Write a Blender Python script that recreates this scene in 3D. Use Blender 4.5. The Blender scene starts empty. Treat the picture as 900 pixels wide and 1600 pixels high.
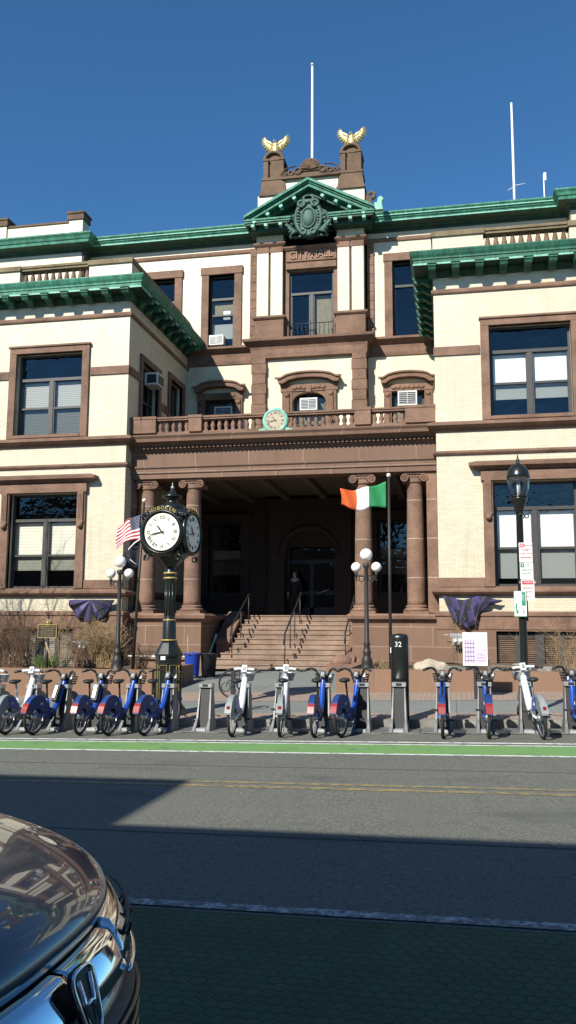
import bpy, bmesh, math, random
from mathutils import Vector, Matrix, noise
random.seed(7)
PI=math.pi
scene=bpy.context.scene
COL=scene.collection
WL={}   # world location of every built object (no rotation at build time)
# ------------------------------------------------------------------ helpers
def wloc(o): return WL.get(o.name, Vector((0,0,0))) if o else Vector((0,0,0))
def thing(name,label,cat,loc=(0,0,0),group=None):
    o=bpy.data.objects.new(name,None); COL.objects.link(o)
    o.empty_display_size=.2; o.location=loc; WL[o.name]=Vector(loc)
    o['label']=label; o['category']=cat
    if group:o['group']=group
    return o
def tag(o,label,cat,group=None):
    o['label']=label;o['category']=cat
    if group:o['group']=group
    return o
class MB:
    def __init__(s): s.v=[];s.f=[];s.mi=[];s.sm=[];s.cm=0;s.M=None
    def add(s,vs,fs,smooth=False,mi=None):
        b=len(s.v)
        for p in vs:
            p=Vector(p)
            if s.M is not None:p=s.M@p
            s.v.append(p)
        for f in fs:
            s.f.append([i+b for i in f]);s.mi.append(s.cm if mi is None else mi);s.sm.append(smooth)
        return s
    def box(s,x0,x1,y0,y1,z0,z1):
        if x0>x1:x0,x1=x1,x0
        if y0>y1:y0,y1=y1,y0
        if z0>z1:z0,z1=z1,z0
        v=[(x0,y0,z0),(x1,y0,z0),(x1,y1,z0),(x0,y1,z0),(x0,y0,z1),(x1,y0,z1),(x1,y1,z1),(x0,y1,z1)]
        return s.add(v,[(0,3,2,1),(4,5,6,7),(0,1,5,4),(1,2,6,5),(2,3,7,6),(3,0,4,7)])
    def rbox(s,c,size,rot=None,taper=1.0):
        a,b,h=[k/2 for k in size]
        v=[Vector((i*a*(taper if k>0 else 1),j*b*(taper if k>0 else 1),k*h)) for k in(-1,1) for j in(-1,1) for i in(-1,1)]
        if rot is not None:v=[rot@p for p in v]
        v=[p+Vector(c) for p in v]
        return s.add(v,[(0,2,3,1),(4,5,7,6),(0,1,5,4),(1,3,7,5),(3,2,6,7),(2,0,4,6)])
    def quad(s,a,b,c,d,mi=None): return s.add([a,b,c,d],[(0,1,2,3)],mi=mi)
    def prism(s,poly,a0,a1,axis='y',smooth=False):
        n=len(poly)
        def P(p,a):
            if axis=='y':return(p[0],a,p[1])
            if axis=='x':return(a,p[0],p[1])
            return(p[0],p[1],a)
        v=[P(p,a0) for p in poly]+[P(p,a1) for p in poly]
        s.add(v,[tuple(range(n)),tuple(range(2*n-1,n-1,-1))])
        b=len(s.v)-2*n
        for i in range(n):
            j=(i+1)%n
            s.f.append([b+i,b+n+i,b+n+j,b+j]);s.mi.append(s.cm);s.sm.append(smooth)
        return s
    def lathe(s,prof,c=(0,0,0),seg=20,rot=None,smooth=True,sx=1,sy=1):
        vs=[];fs=[]
        for r,z in prof:
            for k in range(seg):
                a=2*PI*k/seg
                p=Vector((r*math.cos(a)*sx,r*math.sin(a)*sy,z))
                if rot is not None:p=rot@p
                vs.append(p+Vector(c))
        m=len(prof)
        for i in range(m-1):
            for k in range(seg):
                k2=(k+1)%seg
                fs.append((i*seg+k,i*seg+k2,(i+1)*seg+k2,(i+1)*seg+k))
        s.add(vs,fs,smooth)
        b=len(s.v)-len(vs)
        for i in(0,m-1):
            if prof[i][0]>1e-4:
                s.f.append([b+i*seg+k for k in range(seg)][::(-1 if i==0 else 1)]);s.mi.append(s.cm);s.sm.append(False)
        return s
    def tube(s,pts,r,seg=8,cap=True,smooth=True):
        pts=[Vector(p) for p in pts];n=len(pts)
        rr=r if isinstance(r,(list,tuple)) else [r]*n
        t0=(pts[1]-pts[0]).normalized()
        up=Vector((0,0,1)) if abs(t0.z)<.9 else Vector((1,0,0))
        nx=t0.cross(up).normalized();vs=[];fs=[]
        for i in range(n):
            if i==0:t=pts[1]-pts[0]
            elif i==n-1:t=pts[-1]-pts[-2]
            else:t=(pts[i+1]-pts[i]).normalized()+(pts[i]-pts[i-1]).normalized()
            t=t.normalized() if t.length>1e-9 else t0
            nx=(nx-t*nx.dot(t)); nx=nx.normalized() if nx.length>1e-6 else t.orthogonal().normalized()
            ny=t.cross(nx)
            for k in range(seg):
                a=2*PI*k/seg
                vs.append(pts[i]+nx*(rr[i]*math.cos(a))+ny*(rr[i]*math.sin(a)))
        for i in range(n-1):
            for k in range(seg):
                k2=(k+1)%seg;fs.append((i*seg+k,i*seg+k2,(i+1)*seg+k2,(i+1)*seg+k))
        if cap: fs.append(tuple(range(seg))[::-1]);fs.append(tuple((n-1)*seg+k for k in range(seg)))
        return s.add(vs,fs,smooth)
    def torus(s,c,R,r,rot=None,seg=24,sec=8,a0=0,a1=2*PI,sx=1,sz=1):
        """ring in the XZ plane (axis Y)"""
        full=abs(a1-a0-2*PI)<1e-6
        n=seg if full else seg+1
        vs=[];fs=[]
        for i in range(n):
            a=a0+(a1-a0)*i/seg
            for k in range(sec):
                b=2*PI*k/sec
                p=Vector(((R+r*math.cos(b))*math.cos(a)*sx,r*math.sin(b),(R+r*math.cos(b))*math.sin(a)*sz))
                if rot is not None:p=rot@p
                vs.append(p+Vector(c))
        for i in range(n if full else n-1):
            j=(i+1)%n
            for k in range(sec):
                k2=(k+1)%sec;fs.append((i*sec+k,i*sec+k2,j*sec+k2,j*sec+k))
        return s.add(vs,fs,True)
    def ball(s,c,r,seg=16,rings=10,sx=1,sy=1,sz=1,rot=None):
        prof=[(r*math.sin(PI*i/rings),-r*math.cos(PI*i/rings)) for i in range(rings+1)]
        prof[0]=(1e-5,-r);prof[-1]=(1e-5,r)
        R=Matrix.Diagonal((sx,sy,sz)) if rot is None else rot@Matrix.Diagonal((sx,sy,sz))
        return s.lathe(prof,c,seg,R)
    def molding(s,path,prof,closed_prof=True):
        """sweep profile (out,z) along xy path, outward on the right-hand side"""
        n=len(path);P=[Vector((p[0],p[1])) for p in path];m=len(prof);vs=[]
        for i in range(n):
            def nr(a,b): d=(b-a).normalized();return Vector((d.y,-d.x))
            if i==0:o=nr(P[0],P[1])
            elif i==n-1:o=nr(P[-2],P[-1])
            else:
                a=nr(P[i-1],P[i]);b=nr(P[i],P[i+1]);o=(a+b);o=o/(1+a.dot(b))
            for(u,z) in prof: vs.append((P[i].x+o.x*u,P[i].y+o.y*u,z))
        fs=[]
        for i in range(n-1):
            for k in range(m):
                k2=(k+1)%m;fs.append((i*m+k,(i+1)*m+k,(i+1)*m+k2,i*m+k2))
        fs.append(tuple(range(m)));fs.append(tuple((n-1)*m+k for k in range(m))[::-1])
        return s.add(vs,fs)
    def text(s,txt,size,M,ext=.01,align='CENTER'):
        cu=bpy.data.curves.new('t','FONT');cu.body=txt;cu.size=size;cu.extrude=ext;cu.align_x=align;cu.align_y='CENTER';cu.resolution_u=2
        o=bpy.data.objects.new('t',cu);COL.objects.link(o)
        dg=bpy.context.evaluated_depsgraph_get();dg.update()
        me=bpy.data.meshes.new_from_object(o.evaluated_get(dg))
        s.add([M@v.co for v in me.vertices],[tuple(p.vertices) for p in me.polygons])
        bpy.data.objects.remove(o);bpy.data.curves.remove(cu);bpy.data.meshes.remove(me)
        return s
    def build(s,name,mats,parent=None,subsurf=0,bevel=0,fixn=True,solid=0,keep=False):
        me=bpy.data.meshes.new(name)
        v=s.v
        if keep or not v: c=Vector((0,0,0))
        else:
            lo=Vector([min(p[i] for p in v) for i in range(3)]);hi=Vector([max(p[i] for p in v) for i in range(3)])
            c=Vector(((lo.x+hi.x)/2,(lo.y+hi.y)/2,lo.z))
        me.from_pydata([tuple(p-c) for p in v],[],s.f)
        me.validate(verbose=False)
        if len(me.polygons)==len(s.f):
            me.polygons.foreach_set('use_smooth',s.sm)
            me.polygons.foreach_set('material_index',s.mi)
        if not isinstance(mats,(list,tuple)):mats=[mats]
        for m in mats:me.materials.append(m)
        if fixn:
            bm=bmesh.new();bm.from_mesh(me);bmesh.ops.recalc_face_normals(bm,faces=bm.faces);bm.to_mesh(me);bm.free()
        me.update()
        o=bpy.data.objects.new(name,me);COL.objects.link(o)
        if parent is not None:
            o.parent=parent;o.location=c-wloc(parent)
        else:o.location=c
        WL[o.name]=c.copy()
        if bevel:
            b=o.modifiers.new('Bevel','BEVEL');b.width=bevel;b.segments=2;b.limit_method='ANGLE';b.angle_limit=.6
        if solid:
            b=o.modifiers.new('Solid','SOLIDIFY');b.thickness=solid;b.offset=0
        if subsurf:
            b=o.modifiers.new('Sub','SUBSURF');b.levels=subsurf;b.render_levels=subsurf
        return o
def inst(src,name,parent,wpos,rotz=0):
    """copy of a part (shared mesh) put at a world position"""
    o=src.copy();o.name=name;COL.objects.link(o);o.parent=parent
    o.location=Vector(wpos)-wloc(parent);o.rotation_euler=(0,0,rotz);WL[o.name]=Vector(wpos)
    return o
def kids(o): return [c for c in bpy.data.objects if c.parent==o]
def copy_tree(o,kidmap,parent=None):
    c=o.copy();COL.objects.link(c)
    if parent is not None:c.parent=parent
    for ch in kidmap.get(o.name,[]):copy_tree(ch,kidmap,c)
    return c
def kidmap_of(root):
    m={}
    def rec(o):
        k=kids(o);m[o.name]=k
        for c in k:rec(c)
    rec(root);return m
def panel(mb,u0,u1,z0,z1,holes,y,depth=.35,xf=None):
    """wall front face with openings and their reveals. local (u,inward,z)"""
    us=sorted(set([u0,u1]+[min(max(h[k],u0),u1) for h in holes for k in(0,1)]))
    zs=sorted(set([z0,z1]+[min(max(h[k],z0),z1) for h in holes for k in(2,3)]))
    old=mb.M
    if xf is not None:mb.M=xf
    for a,b in zip(us,us[1:]):
        for c,d in zip(zs,zs[1:]):
            mu,mz=(a+b)/2,(c+d)/2
            if any(h[0]<mu<h[1] and h[2]<mz<h[3] for h in holes):continue
            mb.quad((a,y,c),(b,y,c),(b,y,d),(a,y,d))
    for h in holes:
        a,b,c,d=h[:4]
        mb.quad((a,y,c),(a,y+depth,c),(a,y+depth,d),(a,y,d));mb.quad((b,y,c),(b,y,d),(b,y+depth,d),(b,y+depth,c))
        mb.quad((a,y,c),(b,y,c),(b,y+depth,c),(a,y+depth,c));mb.quad((a,y,d),(a,y+depth,d),(b,y+depth,d),(b,y,d))
    mb.M=old
# ------------------------------------------------------------------ materials
def nt(name):
    m=bpy.data.materials.new(name);m.use_nodes=True;n=m.node_tree
    b=n.nodes['Principled BSDF'];return m,n,b
def N(t,ty,**k):
    n=t.nodes.new(ty)
    for a,v in k.items():
        if a.startswith('i_'):
            key=a[2:];key=int(key) if key.isdigit() else key.replace('_',' ')
            n.inputs[key].default_value=v
        else:setattr(n,a,v)
    return n
def L(t,a,b): t.links.new(a,b)
def c4(c): return (c[0],c[1],c[2],1)
def mixc(t,fac,a,b,mode='MIX'):
    m=t.nodes.new('ShaderNodeMix');m.data_type='RGBA';m.blend_type=mode
    if isinstance(fac,(int,float)):m.inputs[0].default_value=fac
    else:L(t,fac,m.inputs[0])
    for i,x in((6,a),(7,b)):
        if isinstance(x,(tuple,list)):m.inputs[i].default_value=c4(x)
        else:L(t,x,m.inputs[i])
    return m.outputs[2]
def ramp(t,src,stops):
    r=t.nodes.new('ShaderNodeValToRGB');e=r.color_ramp.elements
    while len(e)<len(stops):e.new(.5)
    for i,(p,c) in enumerate(stops):
        e[i].position=p;e[i].color=c4(c) if isinstance(c,(tuple,list)) else (c,c,c,1)
    L(t,src,r.inputs[0]);return r.outputs[0]
def pos(t): return t.nodes.new('ShaderNodeNewGeometry').outputs['Position']
def nz(t,vec,scale,detail=4,rough=.6):
    n=N(t,'ShaderNodeTexNoise');n.inputs['Scale'].default_value=scale;n.inputs['Detail'].default_value=detail;n.inputs['Roughness'].default_value=rough
    if vec is not None:L(t,vec,n.inputs['Vector'])
    return n.outputs['Fac']
def bump(t,b,h,strength=.3,dist=.01):
    n=N(t,'ShaderNodeBump');n.inputs['Strength'].default_value=strength;n.inputs['Distance'].default_value=dist
    L(t,h,n.inputs['Height']);L(t,n.outputs[0],b.inputs['Normal'])
def scaled(t,v,s):
    m=N(t,'ShaderNodeVectorMath',operation='MULTIPLY');L(t,v,m.inputs[0]);m.inputs[1].default_value=s;return m.outputs[0]
def plain(name,col,rough=.5,metal=0,var=.12,scale=6,spec=.5,coat=0):
    m,t,b=nt(name)
    oc=N(t,'ShaderNodeTexCoord').outputs['Object']
    f=nz(t,oc,scale,5)
    lo=tuple(max(0,c*(1-var)) for c in col);hi=tuple(c*(1+var) for c in col)
    L(t,ramp(t,f,[(.3,lo),(.7,hi)]),b.inputs['Base Color'])
    b.inputs['Roughness'].default_value=rough;b.inputs['Metallic'].default_value=metal
    b.inputs['Specular IOR Level'].default_value=spec
    if coat:b.inputs['Coat Weight'].default_value=coat;b.inputs['Coat Roughness'].default_value=.03
    return m
def wallvec(t):
    """(x+y, z) so that courses run level on walls facing either axis"""
    p=pos(t);sp=N(t,'ShaderNodeSeparateXYZ');L(t,p,sp.inputs[0])
    a=N(t,'ShaderNodeMath',operation='ADD');L(t,sp.outputs[0],a.inputs[0]);L(t,sp.outputs[1],a.inputs[1])
    c=N(t,'ShaderNodeCombineXYZ');L(t,a.outputs[0],c.inputs[0]);L(t,sp.outputs[2],c.inputs[1]);return c.outputs[0]
def brickmat(name,c1,c2,mortar,bw,bh,ms,rough=.5,bstr=.4,grime=.25,smooth=.3):
    m,t,b=nt(name);v=wallvec(t)
    br=N(t,'ShaderNodeTexBrick');L(t,v,br.inputs['Vector']);br.inputs['Scale'].default_value=1
    br.inputs['Color1'].default_value=c4(c1);br.inputs['Color2'].default_value=c4(c2);br.inputs['Mortar'].default_value=c4(mortar)
    br.inputs['Mortar Size'].default_value=ms;br.inputs['Mortar Smooth'].default_value=smooth
    br.inputs['Brick Width'].default_value=bw;br.inputs['Row Height'].default_value=bh
    f=nz(t,pos(t),.7,6,.65);g=nz(t,scaled(t,pos(t),(3,3,.35)),1.3,5)
    c=mixc(t,ramp(t,f,[(.35,0),(.75,grime)]),br.outputs['Color'],tuple(x*.62 for x in c1))
    c=mixc(t,ramp(t,g,[(.5,0),(.8,grime)]),c,tuple(x*.55 for x in c1))
    L(t,c,b.inputs['Base Color']);b.inputs['Roughness'].default_value=rough
    bump(t,b,br.outputs['Fac'],-bstr,.01)
    return m
M={}
M['brick']=brickmat('cream_glazed_brick',(.68,.61,.45),(.58,.515,.37),(.44,.38,.26),.23,.072,.0075,.42,.5,.42)
M['stucco']=plain('cream_render',(.64,.565,.41),.7,var=.14,scale=1.5)
M['ashlar']=brickmat('brownstone_ashlar',(.21,.122,.08),(.165,.093,.06),(.32,.24,.175),1.35,.62,.012,.85,.5,.5,.1)
M['pinkpave']=None
def stone(name,c,joint=0):
    m,t,b=nt(name);p=pos(t)
    f=nz(t,p,1.1,7,.7);g=nz(t,scaled(t,p,(2.5,2.5,6)),2.3,6,.7)
    col=ramp(t,f,[(.28,tuple(x*.5 for x in c)),(.5,c),(.70,tuple(min(1,x*1.38) for x in c))])
    col=mixc(t,ramp(t,g,[(.45,0),(.75,.55)]),col,tuple(x*.6 for x in c))
    if joint:
        sp=N(t,'ShaderNodeSeparateXYZ');L(t,p,sp.inputs[0])
        q=N(t,'ShaderNodeMath',operation='MODULO');q.inputs[1].default_value=joint;a=N(t,'ShaderNodeMath',operation='ADD');a.inputs[1].default_value=.35
        L(t,sp.outputs[2],a.inputs[0]);L(t,a.outputs[0],q.inputs[0])
        w=N(t,'ShaderNodeMath',operation='LESS_THAN');w.inputs[1].default_value=.022;L(t,q.outputs[0],w.inputs[0])
        wf=N(t,'ShaderNodeMath',operation='MULTIPLY');wf.inputs[1].default_value=.7;L(t,w.outputs[0],wf.inputs[0])
        col=mixc(t,wf.outputs[0],col,(.5,.4,.3))
    L(t,col,b.inputs['Base Color']);b.inputs['Roughness'].default_value=.88
    h=nz(t,p,14,6,.7);bump(t,b,h,.5,.03)
    return m
M['stone']=stone('brownstone',(.195,.113,.075))
M['stonecol']=stone('brownstone_drums',(.205,.12,.08),1.25)
M['stonedark']=stone('weathered_brownstone',(.13,.08,.05))
M['stonej']=brickmat('entablature_blocks',(.20,.116,.077),(.165,.095,.062),(.36,.27,.20),1.85,.64,.009,.85,.4,.6,.1)
M['step']=stone('step_stone',(.25,.17,.122))
M['coping']=stone('mossy_coping',(.20,.15,.085))
def copper(name,c1,c2,bias=.5):
    m,t,b=nt(name);p=pos(t)
    f=nz(t,scaled(t,p,(2.2,2.2,1.2)),1.6,6,.7);s=nz(t,scaled(t,p,(9,9,.6)),1.4,4,.6)
    col=ramp(t,f,[(bias-.2,c2),(bias+.12,c1)])
    col=mixc(t,ramp(t,s,[(.45,0),(.7,.7)]),col,c2)
    L(t,col,b.inputs['Base Color']);b.inputs['Roughness'].default_value=.65
    bump(t,b,s,.2,.01);return m
M['copper']=copper('verdigris_copper',(.062,.275,.18),(.012,.085,.05),.5)
M['copperd']=copper('shaded_grimy_verdigris_copper',(.018,.085,.05),(.006,.022,.014),.5)  # shade and dirt of soffits and tympanum put into a darker copper
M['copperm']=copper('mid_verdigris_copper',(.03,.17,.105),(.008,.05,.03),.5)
M['copperc']=copper('grey_verdigris_copper',(.13,.27,.22),(.03,.09,.07),.45)
M['mint']=copper('mint_verdigris_copper',(.26,.52,.41),(.10,.30,.22),.45)
M['gold']=plain('gilded_metal',(.80,.62,.28),.42,.75,.08)
M['frame']=plain('dark_grey_window_paint',(.055,.05,.045),.45,var=.2)
M['framed']=plain('black_window_paint',(.025,.024,.022),.5)
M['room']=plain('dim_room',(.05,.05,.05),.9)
M['black']=plain('black_gloss_paint',(.012,.014,.013),.28,0,.2)
M['blackm']=plain('black_matt_plastic',(.02,.02,.021),.55,0,.2)
M['iron']=plain('dark_iron',(.035,.032,.03),.5,.3)
M['white']=plain('white_enamel',(.8,.8,.78),.35,var=.04)
M['whitefr']=plain('aged_white_plastic',(.66,.65,.6),.5)
M['silver']=plain('brushed_steel',(.55,.56,.57),.35,.7,.1)
M['galv']=plain('galvanised_steel',(.42,.43,.43),.5,.4,.15)
M['goldp']=plain('gold_paint',(.62,.45,.12),.4,.3)
M['soil']=stone('planter_soil',(.09,.06,.038))
M['twig']=plain('dry_twigs',(.14,.085,.05),.9,var=.3)
M['tan']=plain('tan_dry_stems',(.32,.225,.115),.9,var=.3)
M['bark']=plain('grey_bark',(.13,.10,.075),.95,var=.3)
M['rock']=stone('pale_rock',(.42,.36,.27));M['rockg']=stone('grey_rock',(.20,.19,.16))
M['green']=plain('green_leaves',(.09,.15,.03),.8,var=.3)
def blindmat(name,c,pitch,dark,amp=1.0):
    m,t,b=nt(name);sp=N(t,'ShaderNodeSeparateXYZ');L(t,pos(t),sp.inputs[0])
    q=N(t,'ShaderNodeMath',operation='MODULO');q.inputs[1].default_value=pitch;L(t,sp.outputs[2],q.inputs[0])
    d=N(t,'ShaderNodeMath',operation='DIVIDE');d.inputs[1].default_value=pitch;L(t,q.outputs[0],d.inputs[0])
    L(t,mixc(t,ramp(t,d.outputs[0],[(.0,amp),(.3,0),(.85,0),(1,amp)]),c,dark),b.inputs['Base Color'])
    b.inputs['Roughness'].default_value=.7;return m
M['blind']=blindmat('grey_slat_blind',(.42,.41,.38),.065,(.09,.085,.08))
M['shade']=blindmat('cream_shade',(.75,.70,.58),.11,(.5,.46,.38),.6)
M['shadew']=blindmat('white_shade',(.78,.78,.75),.1,(.64,.64,.61),.3)
M['curtain']=plain('olive_curtain',(.22,.19,.12),.9,var=.2)
def glassmat(name,tint,gl=1.0,rough=.01):
    m=bpy.data.materials.new(name);m.use_nodes=True;t=m.node_tree;t.nodes.clear()
    o=N(t,'ShaderNodeOutputMaterial');tr=N(t,'ShaderNodeBsdfTransparent');tr.inputs[0].default_value=c4(tint)
    g=N(t,'ShaderNodeBsdfGlossy');g.inputs['Roughness'].default_value=rough;g.inputs[0].default_value=(gl,gl,gl,1)
    f=N(t,'ShaderNodeFresnel');gg=N(t,'ShaderNodeNewGeometry');ma=N(t,'ShaderNodeMath',operation='MULTIPLY_ADD');L(t,gg.outputs['Backfacing'],ma.inputs[0]);ma.inputs[1].default_value=1/1.7-1.7;ma.inputs[2].default_value=1.7;L(t,ma.outputs[0],f.inputs['IOR'])
    w=nz(t,pos(t),1.4,3);bp=N(t,'ShaderNodeBump');bp.inputs['Strength'].default_value=.14;bp.inputs['Distance'].default_value=.2;L(t,w,bp.inputs['Height']);L(t,bp.outputs[0],g.inputs['Normal'])
    mx=N(t,'ShaderNodeMixShader');L(t,f.outputs[0],mx.inputs[0]);L(t,tr.outputs[0],mx.inputs[1]);L(t,g.outputs[0],mx.inputs[2]);L(t,mx.outputs[0],o.inputs[0])
    return m
M['glass']=glassmat('window_glass',(.92,.94,.93));M['glassd']=glassmat('screened_window_glass',(.55,.57,.56));M['glasst']=glassmat('tinted_transom_glass',(.35,.38,.4))
M['lens']=glassmat('clear_lens',(.95,.95,.95))
SUN_E=5.0;SKY_S=.09;EXPO=.55
# ================================================================== CITY HALL
M['ceil']=plain('shade_darkened_ceiling_paint',(.085,.075,.06),.9);M['ashd']=brickmat('shade_darkened_ashlar',(.05,.032,.024),(.042,.027,.02),(.07,.055,.04),1.35,.62,.012,.9,.4,.4,.1);M['copperc']=copper('grey_verdigris_copper2',(.06,.13,.105),(.015,.045,.035),.45);M['stonel']=stone('clean_brownstone',(.34,.21,.145))  # ceil and ashd: the porch's deep shade is put into their colours
CH=thing('city_hall','cream brick and brownstone town hall with green copper cornices, columned porch and CITY HALL lettering','town hall',(-5.6,33,.5))
WY=26.5;MY=33.0;TY=32.4;XL=-10.8;XR=-.45
B_='brick';S_='stone'
def sidewall(xs,sgn):
    """local (u,inward,z) -> wall whose outside faces +X (sgn 1) or -X"""
    return Matrix(((0,-sgn,0,xs),(1 if sgn>0 else 1,0,0,0),(0,0,1,0),(0,0,0,1)))
def window(u0,u1,z0,z1,y,style,xf=None,blind=None,blindlo=None,transom=None,double=True,meet=None,surround=None,lab=None,inset=.22,fm='frame',open_pane=None,curt=None):
    """frame with its panes and blinds as children"""
    w=.07;fy0=y+inset;fy1=fy0+.09
    f=MB();f.M=xf
    f.box(u0,u0+w,fy0,fy1,z0,z1);f.box(u1-w,u1,fy0,fy1,z0,z1);f.box(u0+w,u1-w,fy0,fy1,z0,z0+w*1.3);f.box(u0+w,u1-w,fy0,fy1,z1-w,z1)
    cols=[(u0+w,u1-w)]
    zt=z1-w
    if transom:
        f.box(u0+w,u1-w,fy0-.02,fy1,transom-.05,transom+.05)
        zt=transom-.05
    if double:
        mc=(u0+u1)/2;f.box(mc-.07,mc+.07,fy0-.015,fy1-.003,z0+w*1.3,zt);cols=[(u0+w,mc-.07),(mc+.07,u1-w)]
    fr=None
    for a,b in cols:
        if meet:f.box(a,b,fy0+.01,fy1+.02,meet-.035,meet+.035)
        s=.045
        f.box(a,a+s,fy0+.015,fy1+.01,z0+w*1.3,zt);f.box(b-s,b,fy0+.015,fy1+.01,z0+w*1.3,zt)
    fr=f.build('window',M[fm],CH)
    if lab:fr['label']=lab
    py=fy0+.055
    def pane(a,b,c,d,mat,yy=py):
        p=MB();p.M=xf;p.quad((a,yy,c),(b,yy,c),(b,yy,d),(a,yy,d));p.build('pane',M[mat],fr,fixn=False)
    if transom:pane(u0+w,u1-w,transom+.05,z1-w,'glasst')
    for a,b in cols:
        if meet:
            pane(a,b,z0+w,meet,'glassd',py+.0);pane(a,b,meet,zt,'glass',py-.01)
        else:pane(a,b,z0+w,zt,'glass')
    def bl(a,b,c,d,mat):
        p=MB();p.M=xf;p.box(a+.01,b-.01,fy1+.06,fy1+.075,c,d);p.build('blind',M[mat],fr)
    for a,b in cols:
        if blind:bl(a,b,blind[0],blind[1],blind[2])
        if curt:bl(curt[0],curt[1],curt[2],curt[3],'curtain');curt=None
    return fr
# ---- wing bodies -------------------------------------------------------
def wing(xin,xout,uc,left):
    a,b=min(xin,xout),max(xin,xout)
    low=(uc-1.25,uc+1.25,3.08,6.32);up=(uc-1.24,uc+1.24,8.38,11.32);bas=(uc-1.27,uc+1.27,.15,1.74)
    sx=None
    w=MB();panel(w,a,b,2.33,13.1,[low,up],WY)
    side=MB()
    if left:
        xf=sidewall(xin,1)   # outside faces +X
        panel(w,WY,MY,2.33,13.1,[(27.75,29.45,8.9,11.25),(30.75,32.3,8.9,11.5)],0,.35,xf)
        w.quad((a,WY,2.33),(a,WY,13.1),(a,45,13.1),(a,45,2.33))
        w.quad((b,WY,13.1),(b,MY,13.1),(b,MY,13.85),(b,WY,13.85))
    else:
        w.quad((a,WY,2.33),(a,WY,13.1),(a,MY,13.1),(a,MY,2.33));w.quad((b,WY,2.33),(b,WY,13.1),(b,45,13.1),(b,45,2.33))
    w.build('wall',M['brick'],CH,fixn=False)
    st=MB();panel(st,a,b,-.8,2.33,[bas],WY-.06,.5)
    ins=xin
    if left:
        st.quad((ins+.06,WY-.06,-.8),(ins+.06,MY,-.8),(ins+.06,MY,2.33),(ins+.06,WY-.06,2.33));st.quad((a,WY-.06,-.8),(a,40,-.8),(a,40,2.33),(a,WY-.06,2.33));st.box(ins,ins+.06,WY-.06,WY+.2,-.8,2.33)
        path=[(a,40),(a,WY),(b,WY),(b,MY)]
    else:
        st.quad((ins-.06,WY-.06,-.8),(ins-.06,MY,-.8),(ins-.06,MY,2.33),(ins-.06,WY-.06,2.33));st.box(ins-.06,ins,WY-.06,WY+.2,-.8,2.33);st.quad((b,WY-.06,-.8),(b,40,-.8),(b,40,2.33),(b,WY-.06,2.33))
        path=[(a,MY),(a,WY),(b,WY),(b,40)]
    st.build('base_wall',M['ashlar'],CH,fixn=False)
    def mold(name,prof,mat,pt=path): m=MB();m.molding(pt,prof);return m.build(name,M[mat],CH)
    mold('base_band',[(.06,1.77),(.085,1.80),(.085,2.16),(.13,2.2),(.13,2.30),(.06,2.335)],'stone')
    mold('water_table',[(-.02,2.80),(.16,2.86),(.22,2.92),(.22,2.98),(.05,3.06),(-.02,3.08)],'stone')
    # stone band each side of the lower window
    for (q0,q1) in((a-.02,uc-1.56),(uc+1.56,b+.02)):
        sb=MB();sb.box(q0,q1,WY-.05,WY+.1,3.08,3.36);sb.build('stone_band',M['stone'],CH)
    mold('string_course',[(-.02,7.18),(.06,7.2),(.10,7.25),(.10,7.31),(-.02,7.34)],'stone')
    mold('belt_cornice',[(-.02,7.93),(.07,7.96),(.10,8.03),(.22,8.08),(.26,8.11),(.26,8.19),(.08,8.26),(-.02,8.27)],'stone')
    mold('frieze_band',[(-.02,12.47),(.05,12.48),(.07,12.52),(.07,12.60),(.02,12.64),(-.02,12.64)],'stone')
    bs=[(a-.03,uc-1.53,WY-.05,WY+.05,10.43,10.71),(uc+1.53,b+.03,WY-.05,WY+.05,10.43,10.71)]
    if left:bs+=[(xin-.05,xin+.048,WY+.051,27.5,10.43,10.71),(xin-.05,xin+.048,29.7,30.5,9.98,10.26)]
    for bb in bs:
        mb=MB();mb.box(*bb);mb.build('middle_band',M['stone'],CH)
    # upper window surround
    s=MB()
    s.box(uc-1.5,uc-1.24,WY-.09,WY+.12,8.27,11.32);s.box(uc+1.24,uc+1.5,WY-.09,WY+.12,8.27,11.32)
    s.box(uc-1.5,uc+1.5,WY-.093,WY+.12,11.32,11.53);s.box(uc-1.54,uc+1.54,WY-.14,WY+.1,11.53,11.6)
    s.box(uc-1.238,uc+1.238,WY-.13,WY+.2,8.27,8.38)
    s.build('window_surround',M['stone'],CH,bevel=.012)
    # lower window surround with pilaster brackets and hood
    s=MB()
    for q in(-1,1):
        x0,x1=sorted((uc+q*1.25,uc+q*1.55));s.box(x0,x1,WY-.1,WY+.12,3.08,6.34)
        xm=(x0+x1)/2;s.box(xm-.1,xm+.1,WY-.17,WY-.1,5.25,6.34);s.ball((xm,WY-.15,5.2),.1,10,6)
        s.box(xm-.12,xm+.12,WY-.16,WY-.1,5.30,5.36)
        for k in(-.05,0,.05):s.box(xm+k-.012,xm+k+.012,WY-.185,WY-.17,5.42,6.28)
    s.box(uc-1.6,uc+1.6,WY-.15,WY+.12,6.34,6.66)
    s.box(uc-1.25,uc+1.25,WY-.08,WY+.2,3.0,3.09)
    s.build('window_surround',M['stone'],CH,bevel=.012)
    s=MB();s.molding([(uc-1.6,WY+.05),(uc-1.6,WY-.0),(uc+1.6,WY-.0),(uc+1.6,WY+.05)],[(0,6.66),(.17,6.68),(.2,6.74),(.34,6.78),(.36,6.88),(.1,6.97),(0,6.98)]);s.build('window_hood',M['stone'],CH)
    # windows
    if left:
        window(*up,WY,'w',transom=10.43,meet=9.4,blind=(8.42,10.36,'blind'))
        window(*low,WY,'w',transom=5.43,meet=4.22,blind=(3.72,5.36,'shade'))
    else:
        window(*up,WY,'w',transom=10.52,meet=9.49,blind=(9.0,10.45,'shadew'),fm='frame')
        window(*low,WY,'w',transom=5.5,meet=4.27,blind=(3.35,5.43,'shadew'),fm='frame')
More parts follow.
